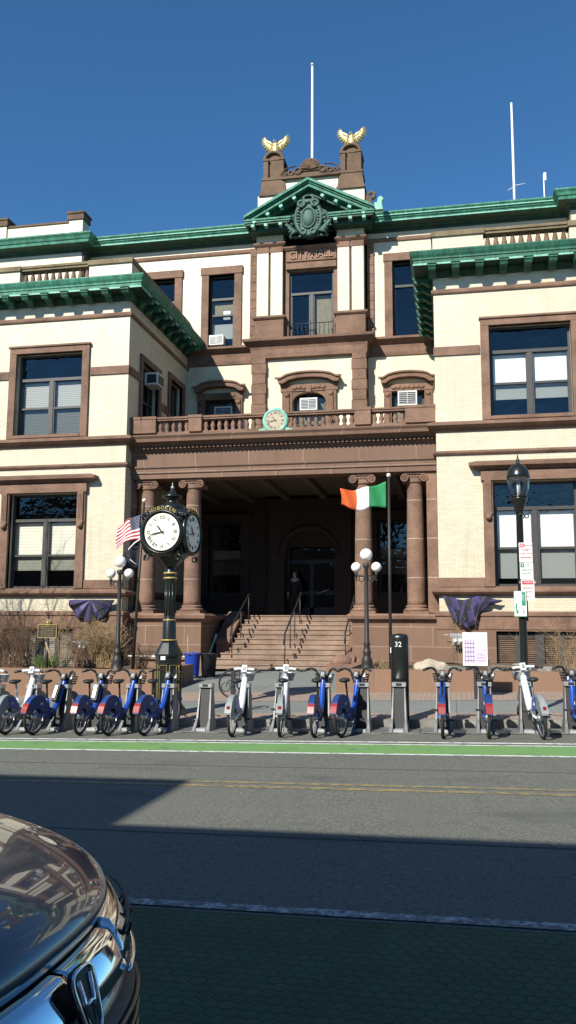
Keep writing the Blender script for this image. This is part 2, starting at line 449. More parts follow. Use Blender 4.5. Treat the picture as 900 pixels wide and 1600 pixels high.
    # basement shutters
    s=MB();x0,x1=bas[0],bas[1]
    n=4;ww=(x1-x0)/n
    for i in range(n):
        p,q=x0+i*ww,x0+(i+1)*ww
        s.box(p,p+.08,WY+.1,WY+.2,.15,1.66);s.box(q-.08,q,WY+.1,WY+.2,.15,1.66);s.box(p+.08,q-.08,WY+.1,WY+.2,1.55,1.66)
    s.box(x0+2*ww-.13,x0+2*ww+.13,WY+.06,WY+.12,.15,1.72)
    fr=s.build('basement_window',M['frame'],CH)
    for i in range(n):
        p,q=x0+i*ww+.08,x0+(i+1)*ww-.08;lv=MB();k=0
        z=.2
        while z<1.53:
            lv.rbox(((p+q)/2,WY+.15,z+.03),(q-p,.012,.075),Matrix.Rotation(-.75,3,'X'));z+=.062
        lv.box(p,q,WY+.2,WY+.21,.15,1.6)
        lv.build('louver',M['stonedark'] if not left else M['galvd'],fr)
    # roof slab and floors
    r=MB();r.box(a+.05,b-.05,WY+.05,44,13.7,13.85);r.build('roof_deck',M['coping'],CH)
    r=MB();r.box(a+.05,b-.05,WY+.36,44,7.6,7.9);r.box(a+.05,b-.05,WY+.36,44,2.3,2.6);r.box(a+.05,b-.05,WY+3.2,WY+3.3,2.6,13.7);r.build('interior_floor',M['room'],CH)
    # big copper cornice
    prof=[(-.02,13.285),(.60,13.285),(.60,13.42),(.63,13.43),(.63,13.48),(.68,13.56),(.72,13.66),(.72,13.70),(.55,13.74),(-.02,13.86)]
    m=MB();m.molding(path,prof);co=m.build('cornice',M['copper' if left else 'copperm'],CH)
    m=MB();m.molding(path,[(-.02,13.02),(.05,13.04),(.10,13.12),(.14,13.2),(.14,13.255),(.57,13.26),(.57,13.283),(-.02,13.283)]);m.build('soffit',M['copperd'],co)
    m=MB();m.molding(path,[(.595,13.25),(.615,13.25),(.615,13.305),(.595,13.305)]);m.build('fillet',M['mint'],co)  # lit lower edge of the fascia put into a lighter copper
    # modillions
    def mod(x,y,rot):
        q=MB();q.prism([(0,13.28),(.50,13.28),(.53,13.2),(.48,13.1),(.40,13.08),(.3,13.14),(.18,13.1),(.1,13.02),(0,12.98)],-.115,.115,axis='y')
        # profile in (out,z): prism axis y gives x=out,y=width
        q.box(.0,.58,-.15,.15,13.26,13.281);q.box(.06,.55,-.135,.135,13.20,13.262)
        return q
    proto=None
    pts=[]
    x=uc
    for k in range(-4,5):
        xx=uc+k*.74
        if a-.1<xx<b+.1:pts.append((xx,WY,-PI/2))
    if left:
        pts.append((b+.02,WY,-PI/2))
        for k in range(8):pts.append((b,WY+.55+k*.74,0))
    else:
        for k in range(8):pts.append((a,WY+.55+k*.74,PI))
    q=mod(0,0,0);proto=q.build('modillion',M['copperl'],co)
    base=WL[proto.name].copy()
    for i,(x,y,rz) in enumerate(pts):
        off=Matrix.Rotation(rz,3,'Z')@Vector((base.x,base.y,0))
        wp=Vector((x,y,base.z))+off+(Matrix.Rotation(rz,3,'Z')@Vector((.12,0,0)))
        if i==0: proto.location=wp-wloc(co);proto.rotation_euler=(0,0,rz);WL[proto.name]=wp
        else: inst(proto,'modillion',co,wp,rz)
    # parapet: balusters over the window, brick piers each side
    bx0,bx1=uc-1.33,uc+1.33
    pr=MB()
    pr.box(a,bx0,WY+.02,WY+.42,13.84,14.44);pr.box(bx1,b,WY+.02,WY+.42,13.84,14.44)
    pw=pr.build('parapet_wall',M['brick'],CH)
    if left:
        pr=MB();pr.box(b-.42,b,WY+.421,MY,13.84,14.44);pr.build('parapet_wall',M['brick'],CH)
    else:
        pr=MB();pr.box(a,a+.42,WY+.421,MY,13.84,14.44);pr.build('parapet_wall',M['brick'],CH)
    bal=MB();bal.box(bx0,bx1,WY+.06,WY+.36,13.84,13.93);bal.box(bx0,bx1,WY+.04,WY+.38,14.44,14.52)
    bo=bal.build('balustrade',M['coping'],CH)
    cp=MB();cp.box(a-.05,bx0+.05,WY-.04,WY+.48,14.44,14.62);cp.box(bx1-.05,b+.05,WY-.04,WY+.48,14.44,14.62)
    if left:cp.box(b-.48,b+.05,WY+.481,MY,14.44,14.62)
    else:cp.box(a-.05,a+.48,WY+.481,MY,14.44,14.62)
    cp.box(bx0+.051,bx1-.051,WY+.0,WY+.42,14.521,14.62)
    cp.build('coping',M['coping'],CH,bevel=.015)
    q=MB();q.lathe([(.075,0),(.085,.03),(.06,.06),(.085,.16),(.09,.22),(.07,.34),(.052,.43),(.06,.45),(.085,.48),(.085,.52)],(0,0,0),12)
    p0=q.build('baluster',M['stone'],bo)
    for k in range(10):
        wp=Vector((bx0+.15+k*(bx1-bx0-.3)/9,WY+.21,13.93))
        if k==0:p0.location=wp-wloc(bo);WL[p0.name]=wp
        else:inst(p0,'baluster',bo,wp)
M['galvd']=plain('pale_shutter_paint',(.27,.24,.20),.7)
M['copperl']=M['copperm']
wing(XL,-16.6,-13.72,True)
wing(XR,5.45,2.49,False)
# windows in the left wing's side face
for (u0,u1,z0,z1) in ((27.75,29.45,8.9,11.25),(30.75,32.3,8.9,11.5)):
    xf=sidewall(XL,1)
    s=MB();s.M=xf
    s.box(u0-.22,u0,-.07,.1,z0-.2,z1);s.box(u1,u1+.22,-.07,.1,z0-.2,z1);s.box(u0-.22,u1+.22,-.073,.1,z1,z1+.22);s.box(u0,u1,-.06,.1,z0-.2,z0)
    s.build('window_surround',M['stone'],CH)
    window(u0,u1,z0,z1,0,'s',xf=xf,double=False,meet=(z0+z1)/2-.1,fm='framed')
# ---- main block --------------------------------------------------------
mx0,mx1=-15.5,4.75
m=MB()
wl=[(-9.93,-8.81),(-12.56,-11.44),(-2.19,-1.07),(.44,1.56)]
holes=[(a,b,13.45,16.62) for a,b in wl]
holes+=[(-10.1,-8.6,8.2,11.15),(-2.38,-.95,8.2,11.15)]
# porch level windows (deep shade)
holes+=[(-9.75,-8.35,3.1,6.0),(-2.9,-1.5,3.1,6.0),(-6.45,-4.65,2.2,5.0)]
panel(m,mx0,-7.85,12.6,17.9,[h for h in holes if h[1]<-7.85],MY)
panel(m,-3.2,mx1,12.6,17.9,[h for h in holes if h[0]>-3.2],MY)
m.build('wall',M['brick'],CH,fixn=False)
m=MB();panel(m,XL,-7.85,8.2,12.6,[h for h in holes if h[1]<-7.85],MY);panel(m,-3.2,XR,8.2,12.6,[h for h in holes if h[0]>-3.2],MY);m.build('wall',M['stucco'],CH,fixn=False)
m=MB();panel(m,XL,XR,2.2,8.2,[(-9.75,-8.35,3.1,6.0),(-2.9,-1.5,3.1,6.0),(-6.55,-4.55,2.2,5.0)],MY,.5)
m.build('porch_wall',M['ashd'],CH,fixn=False)  # back wall colour darkened to carry the porch shade
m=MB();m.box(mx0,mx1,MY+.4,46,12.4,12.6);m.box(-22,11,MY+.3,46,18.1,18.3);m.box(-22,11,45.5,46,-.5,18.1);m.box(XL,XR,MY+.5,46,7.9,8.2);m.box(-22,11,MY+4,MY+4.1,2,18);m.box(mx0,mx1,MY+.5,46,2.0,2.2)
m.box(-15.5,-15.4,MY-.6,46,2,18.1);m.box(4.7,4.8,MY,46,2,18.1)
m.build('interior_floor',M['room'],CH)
def mold(name,path,prof,mat,parent=CH):
    q=MB();q.molding(path,prof);return q.build(name,M[mat],parent)
pL=[(mx0,MY),(-7.85,MY)];pR=[(-3.2,MY),(mx1,MY)]
for p in(pL,pR):
    mold('frieze_band',p,[(-.02,17.48),(.05,17.49),(.07,17.55),(.07,17.64),(-.02,17.66)],'stone')
    mold('belt_cornice',p,[(-.02,12.62),(.05,12.65),(.08,12.78),(.08,12.95),(.1,13.1),(.26,13.22),(.34,13.27),(.34,13.36),(.05,13.44),(-.02,13.45)],'stone')
CD=[(-.02,17.88),(.06,17.9),(.06,17.97),(.16,17.98),(.2,18.06),(.48,18.10),(.48,18.108),(-.02,18.108)]
CP=[(-.02,18.11),(.5,18.11),(.52,18.22),(.56,18.25),(.6,18.36),(.66,18.44),(.66,18.5),(.4,18.55),(-.02,18.62)]
c1=mold('cornice',[(mx0,MY),(-7.5,MY)],CP,'copper');c2=mold('cornice',[(-3.4,MY),(mx1,MY)],CP,'copper')
for c_,pp_ in((c1,[(mx0,MY),(-7.5,MY)]),(c2,[(-3.4,MY),(mx1,MY)])):
    mold('fillet',pp_,[(.50,18.13),(.525,18.13),(.525,18.17),(.50,18.17)],'mint',c_);mold('fillet',pp_,[(.60,18.33),(.625,18.33),(.625,18.37),(.60,18.37)],'mint',c_)  # lit edges of the main cornice put into lighter copper strips
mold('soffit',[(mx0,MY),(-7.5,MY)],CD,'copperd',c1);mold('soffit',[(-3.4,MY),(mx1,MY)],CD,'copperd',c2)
# dentils under it
d=MB()
for (x0,x1) in((mx0,-7.9),(-3.1,mx1)):
    x=x0+.1
    while x<x1-.05:
        d.box(x,x+.09,MY-.17,MY-.06,17.985,18.055);x+=.18
d.build('dentil_course',M['copperd'],CH)
# end pavilions
def pavilion(x0,x1,inner):
    y=MY-.6
    q=MB();q.quad((x0,y,12.6),(x1,y,12.6),(x1,y,17.9),(x0,y,17.9));xi=x1 if inner>0 else x0
    q.box(xi-.01,xi+.01,y,MY,12.6,17.9);q.build('wall',M['brick'],CH,fixn=False)
    path=[(x0,y),(x1,y),(x1,MY+.3)] if inner>0 else [(x0,MY+.3),(x0,y),(x1,y)]
    cc_=mold('cornice',path,CP,'copper');mold('soffit',path,CD,'copperd',cc_)
    x0=x0+(1.2 if inner<0 else 0);q=MB();q.box(x0,x1,y-.05,y+.3,18.5,19.25);q.build('parapet_wall',M['brick'],CH)
    q=MB();q.box(x0,x1,y-.1,y+.35,19.25,19.33);q.build('coping',M['stonedark'],CH)
    e=x1 if inner>0 else x0
    for ee in ((e,e-inner*3.6) if inner>0 else (e+1.5,)):
        q=MB();a,b=sorted((ee-inner*.6,ee+inner*.03));q.box(a,b,y-.12,y+.5,18.5,19.34);q.build('parapet_pier',M['brick'],CH)
        q=MB();q.box(a-.06,b+.06,y-.18,y+.56,19.34,19.60);q.box(a-.1,b+.1,y-.22,y+.6,19.60,19.68);q.build('pier_cap',M['stonedark'],CH)
pavilion(-22,-15.5,1);pavilion(4.75,11,-1)
# third floor windows
for i,(a,b) in enumerate(wl):
    s=MB();s.box(a-.32,a,MY-.08,MY+.12,13.45,16.62);s.box(b,b+.32,MY-.08,MY+.12,13.45,16.62);s.box(a-.36,b+.36,MY-.11,MY+.12,16.62,16.95);s.build('window_surround',M['stone'],CH,bevel=.01)
    if i==0:
        fr=window(a,b,13.45,16.62,MY,'n',transom=15.6,double=False,meet=14.9,inset=.18,fm='framed')
        p=MB();p.box(a+.1,b-.1,MY+.34,MY+.355,13.9,14.55);p.build('blind',M['shadew'],fr)
        p=MB();p.box(-9.35,-9.05,MY+.245,MY+.25,14.72,15.1);p.build('paper_notice',M['white'],fr)
        p=MB();p.box(a+.1,b-.1,MY+.34,MY+.355,14.95,15.5);p.build('blind',M['curtain'],fr)
    else: window(a,b,13.45,16.62,MY,'n',transom=15.62,double=False,inset=.18,fm='framed')
# second floor hooded windows
def hooded(xc,w,ztop,arch,y,s=1.0):
    q=MB();hw=w/2
    for k in(-1,1):
        x0,x1=sorted((xc+k*hw,xc+k*(hw+.30*s)));q.box(x0,x1,y-.12,y+.12,8.2,ztop)
        xm=(x0+x1)/2;q.box(xm-.09,xm+.09,y-.17,y-.12,ztop-1.2,ztop-.05);q.ball((xm,y-.17,ztop-.15),.1,8,6,sy=.6)
        q.ball((xm+k*.06,y-.14,ztop-1.25),.1,8,6,sy=.6)
    if arch:
        n=10;poly=[(xc-hw,ztop)]
        arc=[(xc-hw*math.cos(PI*i/n),ztop-.45+.42*math.sin(PI*i/n)) for i in range(n+1)]
        q.prism([(xc-hw-.001,ztop+.25),(xc-hw-.001,ztop-.45)]+arc+[(xc+hw+.001,ztop-.45),(xc+hw+.001,ztop+.25)],y-.1,y+.12)
        q.box(xc-.1,xc+.1,y-.2,y-.1,ztop-.06,ztop+.22)
    else:q.box(xc-hw,xc+hw,y-.11,y+.12,ztop-.001,ztop+.25)
    W2=hw+.38*s
    q.box(xc-W2+.05,xc+W2-.05,y-.14,y+.1,ztop+.0,ztop+.28)
    for k in range(7):
        q.ball((xc-hw*.85+k*hw*.85/3,y-.15,ztop+.14+.02*(k%2)),.085,8,6,sy=.5,sx=1.3)
    q.build('window_surround',M['stone'],CH)
    h=MB();n=12
    top=[];bot=[]
    for i in range(n+1):
        u=-1+2*i/n;z=ztop+.42+.22*max(0,1-(u*1.25)**2)**.5 if abs(u)<.8 else ztop+.42
        top.append((xc+u*W2*1.06,z+.12));bot.append((xc+u*W2,z-.12))
    pol=top+bot[::-1]
    h.prism(pol,y-.36,y+.1)
    h.prism([(p[0]*1+(p[0]-xc)*.05,p[1]+.0) for p in top]+[((p[0]-xc)*1.05+xc,p[1]-.07) for p in top[::-1]],y-.42,y-.359)
    h.build('window_hood',M['stone'],CH)
hooded(-9.35,1.3,11.15,False,MY);hooded(-1.63,1.3,11.15,False,MY)
for xc,ly in((-9.35,1),(-1.63,2)):
    window(xc-.65,xc+.65,8.3,11.15,MY,'h',double=False,meet=9.9,inset=.2,fm='framed',blind=(10.0,11.0,'curtain') if ly==2 else None)
# ---- centre tower bay ---------------------------------------------------
t=MB()
panel(t,-7.85,-3.25,8.2,12.7,[(-6.2,-4.85,8.3,11.2)],TY+.12);t.build('wall',M['stucco'],CH,fixn=False)
window(-6.2,-4.85,8.3,11.2,TY+.12,'h',double=False,meet=9.9,inset=.2,fm='framed',blind=(9.95,11.0,'curtain'))
hooded(-5.525,1.35,11.2,True,TY+.12,1.4)
for (a,b,c,d) in((-7.86,-7.31,-7.85,-7.8),(-3.78,-3.23,-3.28,-3.24)):
    q=MB();z=8.22;k=0
    while z<12.6:
        dx=.03*(k%2);q.box(a-dx,b+dx,TY-.06,TY+.3,z,z+.40);z+=.42;k+=1
    q.box(a+.02,b-.02,TY-.04,TY+.28,8.2,12.7);q.box(c,d,TY+.28,MY,8.2,12.7)
    q.build('quoin_pier',M['stone'],CH)
mold('belt_cornice',[(-7.85,MY),(-7.85,TY),(-3.25,TY),(-3.25,MY)],[(-.02,12.6),(.06,12.64),(.08,12.8),(.08,12.98),(.12,13.1),(.26,13.2),(.36,13.28),(.38,13.38),(.05,13.48),(-.02,13.49)],'stone')
up=MB();panel(up,-6.6,-4.35,13.4,17.3,[(-6.4,-4.55,13.45,16.35)],TY+.25);up.build('wall',M['stone'],CH,fixn=False)
fr=window(-6.4,-4.55,13.45,16.35,TY+.25,'n',transom=15.42,double=True,inset=.12,fm='framed',lab='tall window below the lettering, with an olive curtain on its right')
p=MB();p.box(-5.35,-4.62,TY+.55,TY+.57,13.6,15.35);p.build('curtain',M['curtain'],fr)
# pilaster pairs
for (a,b) in((-7.78,-6.58),(-4.42,-3.24)):
    q=MB();q.box(a,b,TY-.02,MY+.1,13.48,14.25);q.molding([(a,MY),(a,TY-.02),(b,TY-.02),(b,MY)],[(-.02,14.25),(.03,14.27),(.09,14.33),(.09,14.40),(-.02,14.45)]);q.build('pilaster_base',M['stone'],CH)
    q=MB();mid=(a+b)/2;q.box(a+.06,mid-.05,TY+.02,MY+.1,14.4,17.16);q.box(mid+.05,b-.06,TY+.02,MY+.1,14.4,17.16);q.build('pilaster',M['brick'],CH)
    q=MB();q.box(mid-.05,mid+.05,TY+.09,MY,14.4,17.16);q.build('pilaster_joint',M['stonedark'],CH)
    q=MB();q.box(a+.05,mid-.03,TY+.0,MY,17.16,17.4);q.box(mid+.03,b-.05,TY+.0,MY,17.16,17.4);q.box(mid-.03,mid+.03,TY+.04,MY,17.16,17.4)
    q.molding([(a+.03,MY),(a+.03,TY),(b-.03,TY),(b-.03,MY)],[(-.02,17.4),(.03,17.42),(.1,17.5),(.1,17.56),(-.02,17.6)]);q.build('pilaster_capital',M['stone'],CH)
    q=MB();q.box(a+.04,b-.04,TY+.02,MY,17.58,18.05);q.build('wall',M['brick'],CH)
# quoin strips beside tower on main wall
for (a,b) in((-8.12,-7.86),(-3.2,-2.94)):
    q=MB();z=13.48
    while z<17.4:q.box(a,b,MY-.09,MY+.05,z,z+.36);z+=.38
    q.build('quoin_strip',M['stone'],CH)
# inscription panel
q=MB();q.box(-6.52,-4.42,TY+.12,TY+.3,16.42,17.28);q.molding([(-6.52,TY+.2),(-6.52,TY+.12),(-4.42,TY+.12),(-4.42,TY+.2)],[(0,17.2),(.05,17.22),(.12,17.3),(.12,17.36),(0,17.4)]);q.box(-6.5,-4.44,TY+.07,TY+.12,16.72,16.77)
ip=q.build('inscription_panel',M['stone'],CH)
q=MB();q.text('CITY·HALL',.46,Matrix.Translation((-5.47,TY+.10,16.98))@Matrix.Rotation(PI/2,4,'X')@Matrix.Diagonal((.82,1,1,1)),.03);q.build('lettering',M['stonel'] if 'stonel' in M else M['stonedark'],ip)
# window guard rail
q=MB();q.tube([(-6.4,TY+.1,14.05),(-4.55,TY+.1,14.05)],.018,5)
for k in range(11):
    x=-6.4+k*.185;q.tube([(x,TY+.1,13.5),(x,TY+.1,14.05+(.14 if k%5==0 else 0))],.012,4)
q.build('guard_rail',M['iron'],CH)
# ---- pediment ----------------------------------------------------------
ax,az=-5.45,19.83;lx,rx,ez=-8.1,-2.8,18.42
PYf=31.6
tp=MB();tp.prism([(lx+.3,18.1),(rx-.3,18.1),(ax,az-.35)],TY-.05,TY+.4);tp.build('tympanum',M['copperd'],CH)
def rake(mb,x0,z0,x1,z1,lo,hi,y0,y1):
    mb.prism([(x0,z0+lo),(x1,z1+lo),(x1,z1+hi),(x0,z0+hi)],y0,y1)
ped=MB()
for(x0,s) in((lx,1),(rx,-1)):
    for lo,hi,y in((-.28,-.14,31.72),(-.14,-.07,31.66),(-.07,.04,31.58)):
        rake(ped,x0,ez+.0,ax,az,lo,hi,y,TY+.5)
rc_=ped.build('raking_cornice',M['copperp'] if 'copperp' in M else M['copper'],CH)
q=MB()
for(x0,s) in((lx,1),(rx,-1)):rake(q,x0+s*.12,ez+.06,ax,az,-.50,-.285,31.98,TY+.45)
q.build('soffit',M['copperd'],rc_)
hz=MB();hzd=MB()
for (a,b) in((lx,-6.18),(-4.62,rx)):
    hz.box(a,b,31.70,TY+.3,18.17,18.25);hz.box(a-.02,b+.02,31.66,TY+.3,18.251,18.32);hzd.box(a+.05,b-.05,31.74,TY+.3,18.09,18.169);hzd.box(a+.15,b-.15,31.98,TY+.3,17.90,18.089)
hz.box(lx,lx+.25,TY+.3,MY,18.1,18.32);hz.box(rx-.25,rx,TY+.3,MY,18.1,18.32)
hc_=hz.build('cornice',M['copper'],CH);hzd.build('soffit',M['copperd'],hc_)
md=MB();md.box(-.07,.07,-.16,.16,0,.11)
p0=md.build('modillion',M['mint'],CH)
first=True
for (x,z) in [(-7.75,17.99),(-7.2,17.99),(-6.6,17.99),(-4.35,17.99),(-3.75,17.99),(-3.2,17.99)]:
    wp=Vector((x,31.86,z))
    if first:p0.location=wp-wloc(CH);first=False
    else:inst(p0,'modillion',CH,wp)
for k in range(-4,5):
    if k==0:continue
    u=abs(k)/5.0;x=ax+k*.55;z=az-(az-ez)*abs(k*.55)/(ax-lx)-.50
    o=inst(p0,'modillion',CH,(x,31.84,z));o.rotation_euler=(0,(1 if k>0 else -1)*math.atan2(az-ez,ax-lx),0)
# crest
cr=MB();cx,cz,cy=-5.47,18.28,31.9
cr.prism([(cx+.52*math.cos(2*PI*i/28),cz+.68*math.sin(2*PI*i/28)) for i in range(28)],cy,TY+.1)
cr.torus((cx,cy,cz),.58,.09,sx=.9,sz=1.22,seg=32);cr.torus((cx,cy-.02,cz),.34,.05,sx=.85,sz=1.25,seg=28)
cr.ball((cx,cy,cz-.02),.28,20,12,sx=.95,sy=.5,sz=1.35)
for s in(-1,1):
    cr.torus((cx+s*.28,cy-.08,cz+.58),.13,.06,seg=16);cr.torus((cx+s*.2,cy-.08,cz-.62),.1,.05,seg=16)
    for k in range(7):
        z=cz-.42+k*.13;cr.box(cx+s*.36,cx+s*.46,cy-.09,cy-.02,z,z+.05)
    for k in range(5):
        a=.2+k*.28;cr.tube([(cx+s*.45,cy,cz-.55),(cx+s*(.6+.1*k),cy-.08,cz-.62+.08*k*k**.3),(cx+s*(.78+.05*math.sin(k)),cy-.02,cz-.72+.15*k)],[.06,.07,.02],6)
    for k in range(3):cr.ball((cx+s*(.62+.04*k),cy,cz+.1-k*.17),.09,8,6)
cr.torus((cx,cy-.02,cz+.83),.15,.05,seg=18,sx=1.35,sz=.8)
for k in range(9):cr.ball((cx-.72+k*.18,cy+.12,17.55),.09,8,6,sz=.7)
cro=cr.build('crest',M['copperc'],CH)
# parapet behind pediment
q=MB();q.box(-6.65,-4.33,TY+.1,MY+.5,18.3,20.36);q.box(-7.7,-6.6,TY,MY+.6,18.3,19.68);q.box(-4.38,-3.24,TY,MY+.6,18.3,19.68);q.build('wall',M['brick'],CH)
orn=MB();n=16
pol=[]
for i in range(n+1):
    u=-1+2*i/n;pol.append((-5.48+u*1.2,20.50+.50*(1-abs(u))**.95+.02*math.sin(i*1.3)))
orn.prism([(-6.68,20.34)]+pol+[(-4.28,20.34)],TY+.0,TY+.4)
orn.box(-6.7,-4.26,TY-.06,TY+.45,20.32,20.42)
for s in(-1,1):
    for k,(dx,dz,R) in enumerate(((.52,.12,.13),(.82,.06,.1),(1.06,.04,.07))):orn.torus((-5.48+s*dx,TY-.02,20.5+dz),R,.035,seg=14)
    orn.torus((-5.48+s*.6,TY+.0,20.55),.62,.04,a0=PI*.5 if s<0 else 0,a1=PI if s<0 else PI*.5,seg=10,sx=1,sz=.5)
oo=orn.build('parapet_ornament',M['stonedark'],CH)
sh=MB();sh.prism([(-5.48+.36*math.cos(a),20.72+.36*math.sin(a)) for a in [PI*(-.12)+PI*1.24*i/16 for i in range(17)]],TY-.05,TY+.35)
for i in range(9):
    a=PI*i/8;sh.tube([(-5.48,TY-.08,20.64),(-5.48+.36*math.cos(a),TY-.08,20.72+.34*math.sin(a))],[.02,.055],6)
sh.torus((-5.48,TY-.02,20.72),.37,.06,a0=-.35,a1=PI+.35,seg=20);sh.build('shell_ornament',M['stonedark'],oo)
# brown piers
def pier(cx):
    q=MB();y0=TY-.02;d=.95
    q.add([(cx-.56,y0-.02,19.68),(cx+.56,y0-.02,19.68),(cx+.56,y0+d+.1,19.68),(cx-.56,y0+d+.1,19.68),(cx-.47,y0+.05,20.36),(cx+.47,y0+.05,20.36),(cx+.47,y0+d,20.36),(cx-.47,y0+d,20.36)],[(0,1,5,4),(1,2,6,5),(2,3,7,6),(3,0,4,7),(0,3,2,1),(4,5,6,7)])
    q.box(cx-.6,cx+.6,y0-.06,y0+d+.14,19.64,19.72);q.box(cx-.5,cx+.5,y0+.02,y0+d+.03,20.36,20.46)
    q.box(cx-.28,cx+.28,y0+.2,y0+d-.05,20.4,21.5)
    for s in(-1,1):
        for dy in(.08,.75):
            q.box(cx+s*.33-.1,cx+s*.33+.1,y0+dy,y0+dy+.2,20.46,21.3);q.box(cx+s*.33-.13,cx+s*.33+.13,y0+dy-.03,y0+dy+.22,21.26,21.34)
    q.prism([(cx+.46*math.cos(PI*i/12),21.32+.36*math.sin(PI*i/12)) for i in range(13)],y0+.18,y0+.94)
    q.torus((cx,y0+.12,21.32),.38,.075,a0=0,a1=PI,seg=14,sz=.85)
    q.build('roof_pier',M['stonedark'],CH)
pier(-7.06);pier(-3.8)
q=MB();q.box(-3.24,-2.95,TY+.1,TY+.4,18.6,19.3);q.torus((-2.98,TY+.2,19.35),.14,.07,seg=14);q.build('scroll_bracket',M['stonedark'],CH)
q=MB();q.prism([(-2.78,18.3),(-2.45,18.3),(-2.5,18.62),(-2.42,18.75),(-2.52,18.86),(-2.64,18.8),(-2.68,18.6),(-2.78,18.6)],31.75,31.95);q.build('copper_acroterion',M['mint'],CH)
# ---- porch --------------------------------------------------------------
PX0,PX1=XL,-.47;PC=-5.65;PY=27.0
e=MB()
pth=[(PX0,27.0),(PX1,27.0)]
e.molding(pth,[(-.7,6.82),(.0,6.82),(.0,6.98),(.04,7.0),(.04,7.14),(.09,7.19),(.09,7.24),(.0,7.26),(.0,7.72),(.06,7.74),(.06,7.78),(.1,7.8),(.1,7.9),(.2,7.92),(.24,7.98),(.42,8.02),(.44,8.12),(.5,8.2),(.5,8.24),(.1,8.3),(-.7,8.3)])
en=e.build('entablature',M['stonej'] if 'stonej' in M else M['stone'],CH)
d=MB();x=PX0+.05
while x<PX1-.05:
    d.box(x,x+.075,26.80,26.9,7.82,7.905);x+=.145
d.build('dentil_course',M['stone'],en)
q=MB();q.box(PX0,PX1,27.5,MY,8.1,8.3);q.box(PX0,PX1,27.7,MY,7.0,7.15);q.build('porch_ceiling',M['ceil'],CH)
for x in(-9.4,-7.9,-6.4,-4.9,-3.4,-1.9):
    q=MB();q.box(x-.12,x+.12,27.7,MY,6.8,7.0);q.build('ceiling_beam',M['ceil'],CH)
# columns
def column(cx):
    q=MB()
    q.lathe([(.30,2.52),(.285,2.7),(.29,3.4),(.28,4.6),(.262,5.6),(.245,6.45),(.25,6.5)],(cx,27.42,0),28)
    col=q.build('column',M['stonecol'],CH)
    b=MB();b.box(cx-.40,cx+.40,27.02,27.82,2.27,2.36);b.lathe([(.385,2.36),(.41,2.39),(.385,2.43),(.33,2.45),(.33,2.47),(.36,2.50),(.33,2.53),(.29,2.55)],(cx,27.42,0),28);b.build('column_base',M['stone'],col)
    c=MB();c.lathe([(.25,6.46),(.29,6.5),(.29,6.53),(.26,6.55),(.33,6.62)],(cx,27.42,0),24)
    c.box(cx-.36,cx+.36,27.08,27.78,6.74,6.82);c.box(cx-.33,cx+.33,27.12,27.74,6.62,6.74)
    for k in range(5):c.ball((cx-.18+.09*k,27.12,6.66),.045,8,6)
    for s in(-1,1):
        x=cx+s*.31
        rc=[(0.14,27.09),(0.14,27.75)]
        c.lathe([(.01,0),(.13,0),(.10,.15),(.10,.5),(.13,.65),(.01,.65)],(x,27.1,6.62),18,Matrix.Rotation(-PI/2,3,'X'))
        c.torus((x,27.09,6.62),.11,.028,seg=18);c.torus((x,27.09,6.62),.055,.022,seg=14);c.ball((x,27.08,6.62),.03,8,6)
    c.build('capital',M['stonel2'] if 'stonel2' in M else M['stone'],col)
for cx in(-10.28,-8.66,-2.86,-1.18):column(cx)
for a,b in((XR-.35,XR-.02),(XL+.002,XL+.12)):
    q=MB();q.box(a,b,27.1,27.5,2.3,6.82);q.build('wall_pilaster',M['stonecol'],CH)
# pedestals
for (a,b) in((XL,-8.2),(-3.2,XR)):
    q=MB();q.box(a,b,PY,30.2,-.5,2.02);po=q.build('pedestal',M['ashlar'],CH)
    q=MB();q.molding([(a+.001,PY),(b,PY),(b,30.2)] if a==XL else [(a,30.2),(a,PY),(b-.001,PY)],[(-.02,1.98),(.04,2.0),(.07,2.06),(.16,2.1),(.18,2.2),(.1,2.27),(-.6,2.272),(-.6,1.98)]);q.build('pedestal_cap',M['stone'],po)
    q=MB();q.molding([(a+.001,PY),(b,PY)] if a==XL else [(a,PY),(b-.001,PY)],[(-.02,-.4),(.08,-.4),(.08,.78),(.04,.82),(-.02,.83)]);q.build('plinth',M['stone'],po)
q=MB();q.box(XL+.02,-8.3,PY+.1,30.1,2.0,2.262);q.box(-3.1,XR,PY+.1,30.1,2.0,2.262);q.box(XL,XR,30.1,MY+.5,1.9,2.25);q.build('porch_floor',M['stonedark'],CH)
# stairs
nst=11
for i in range(nst):
    zt=.5+(i+1)*(2.25-.5)/nst;y0=26.75+i*.33
    fl=max(0,(3-i))*.22
    q=MB();q.box(-7.42-fl,-3.22+.0,y0-.03,y0+.36 if i<nst-1 else 30.2,zt-.045,zt);q.box(-7.4-fl,-3.24,y0,30.15,zt-.175,zt-.044)
    q.build('step',M['step'],CH,bevel=.008)
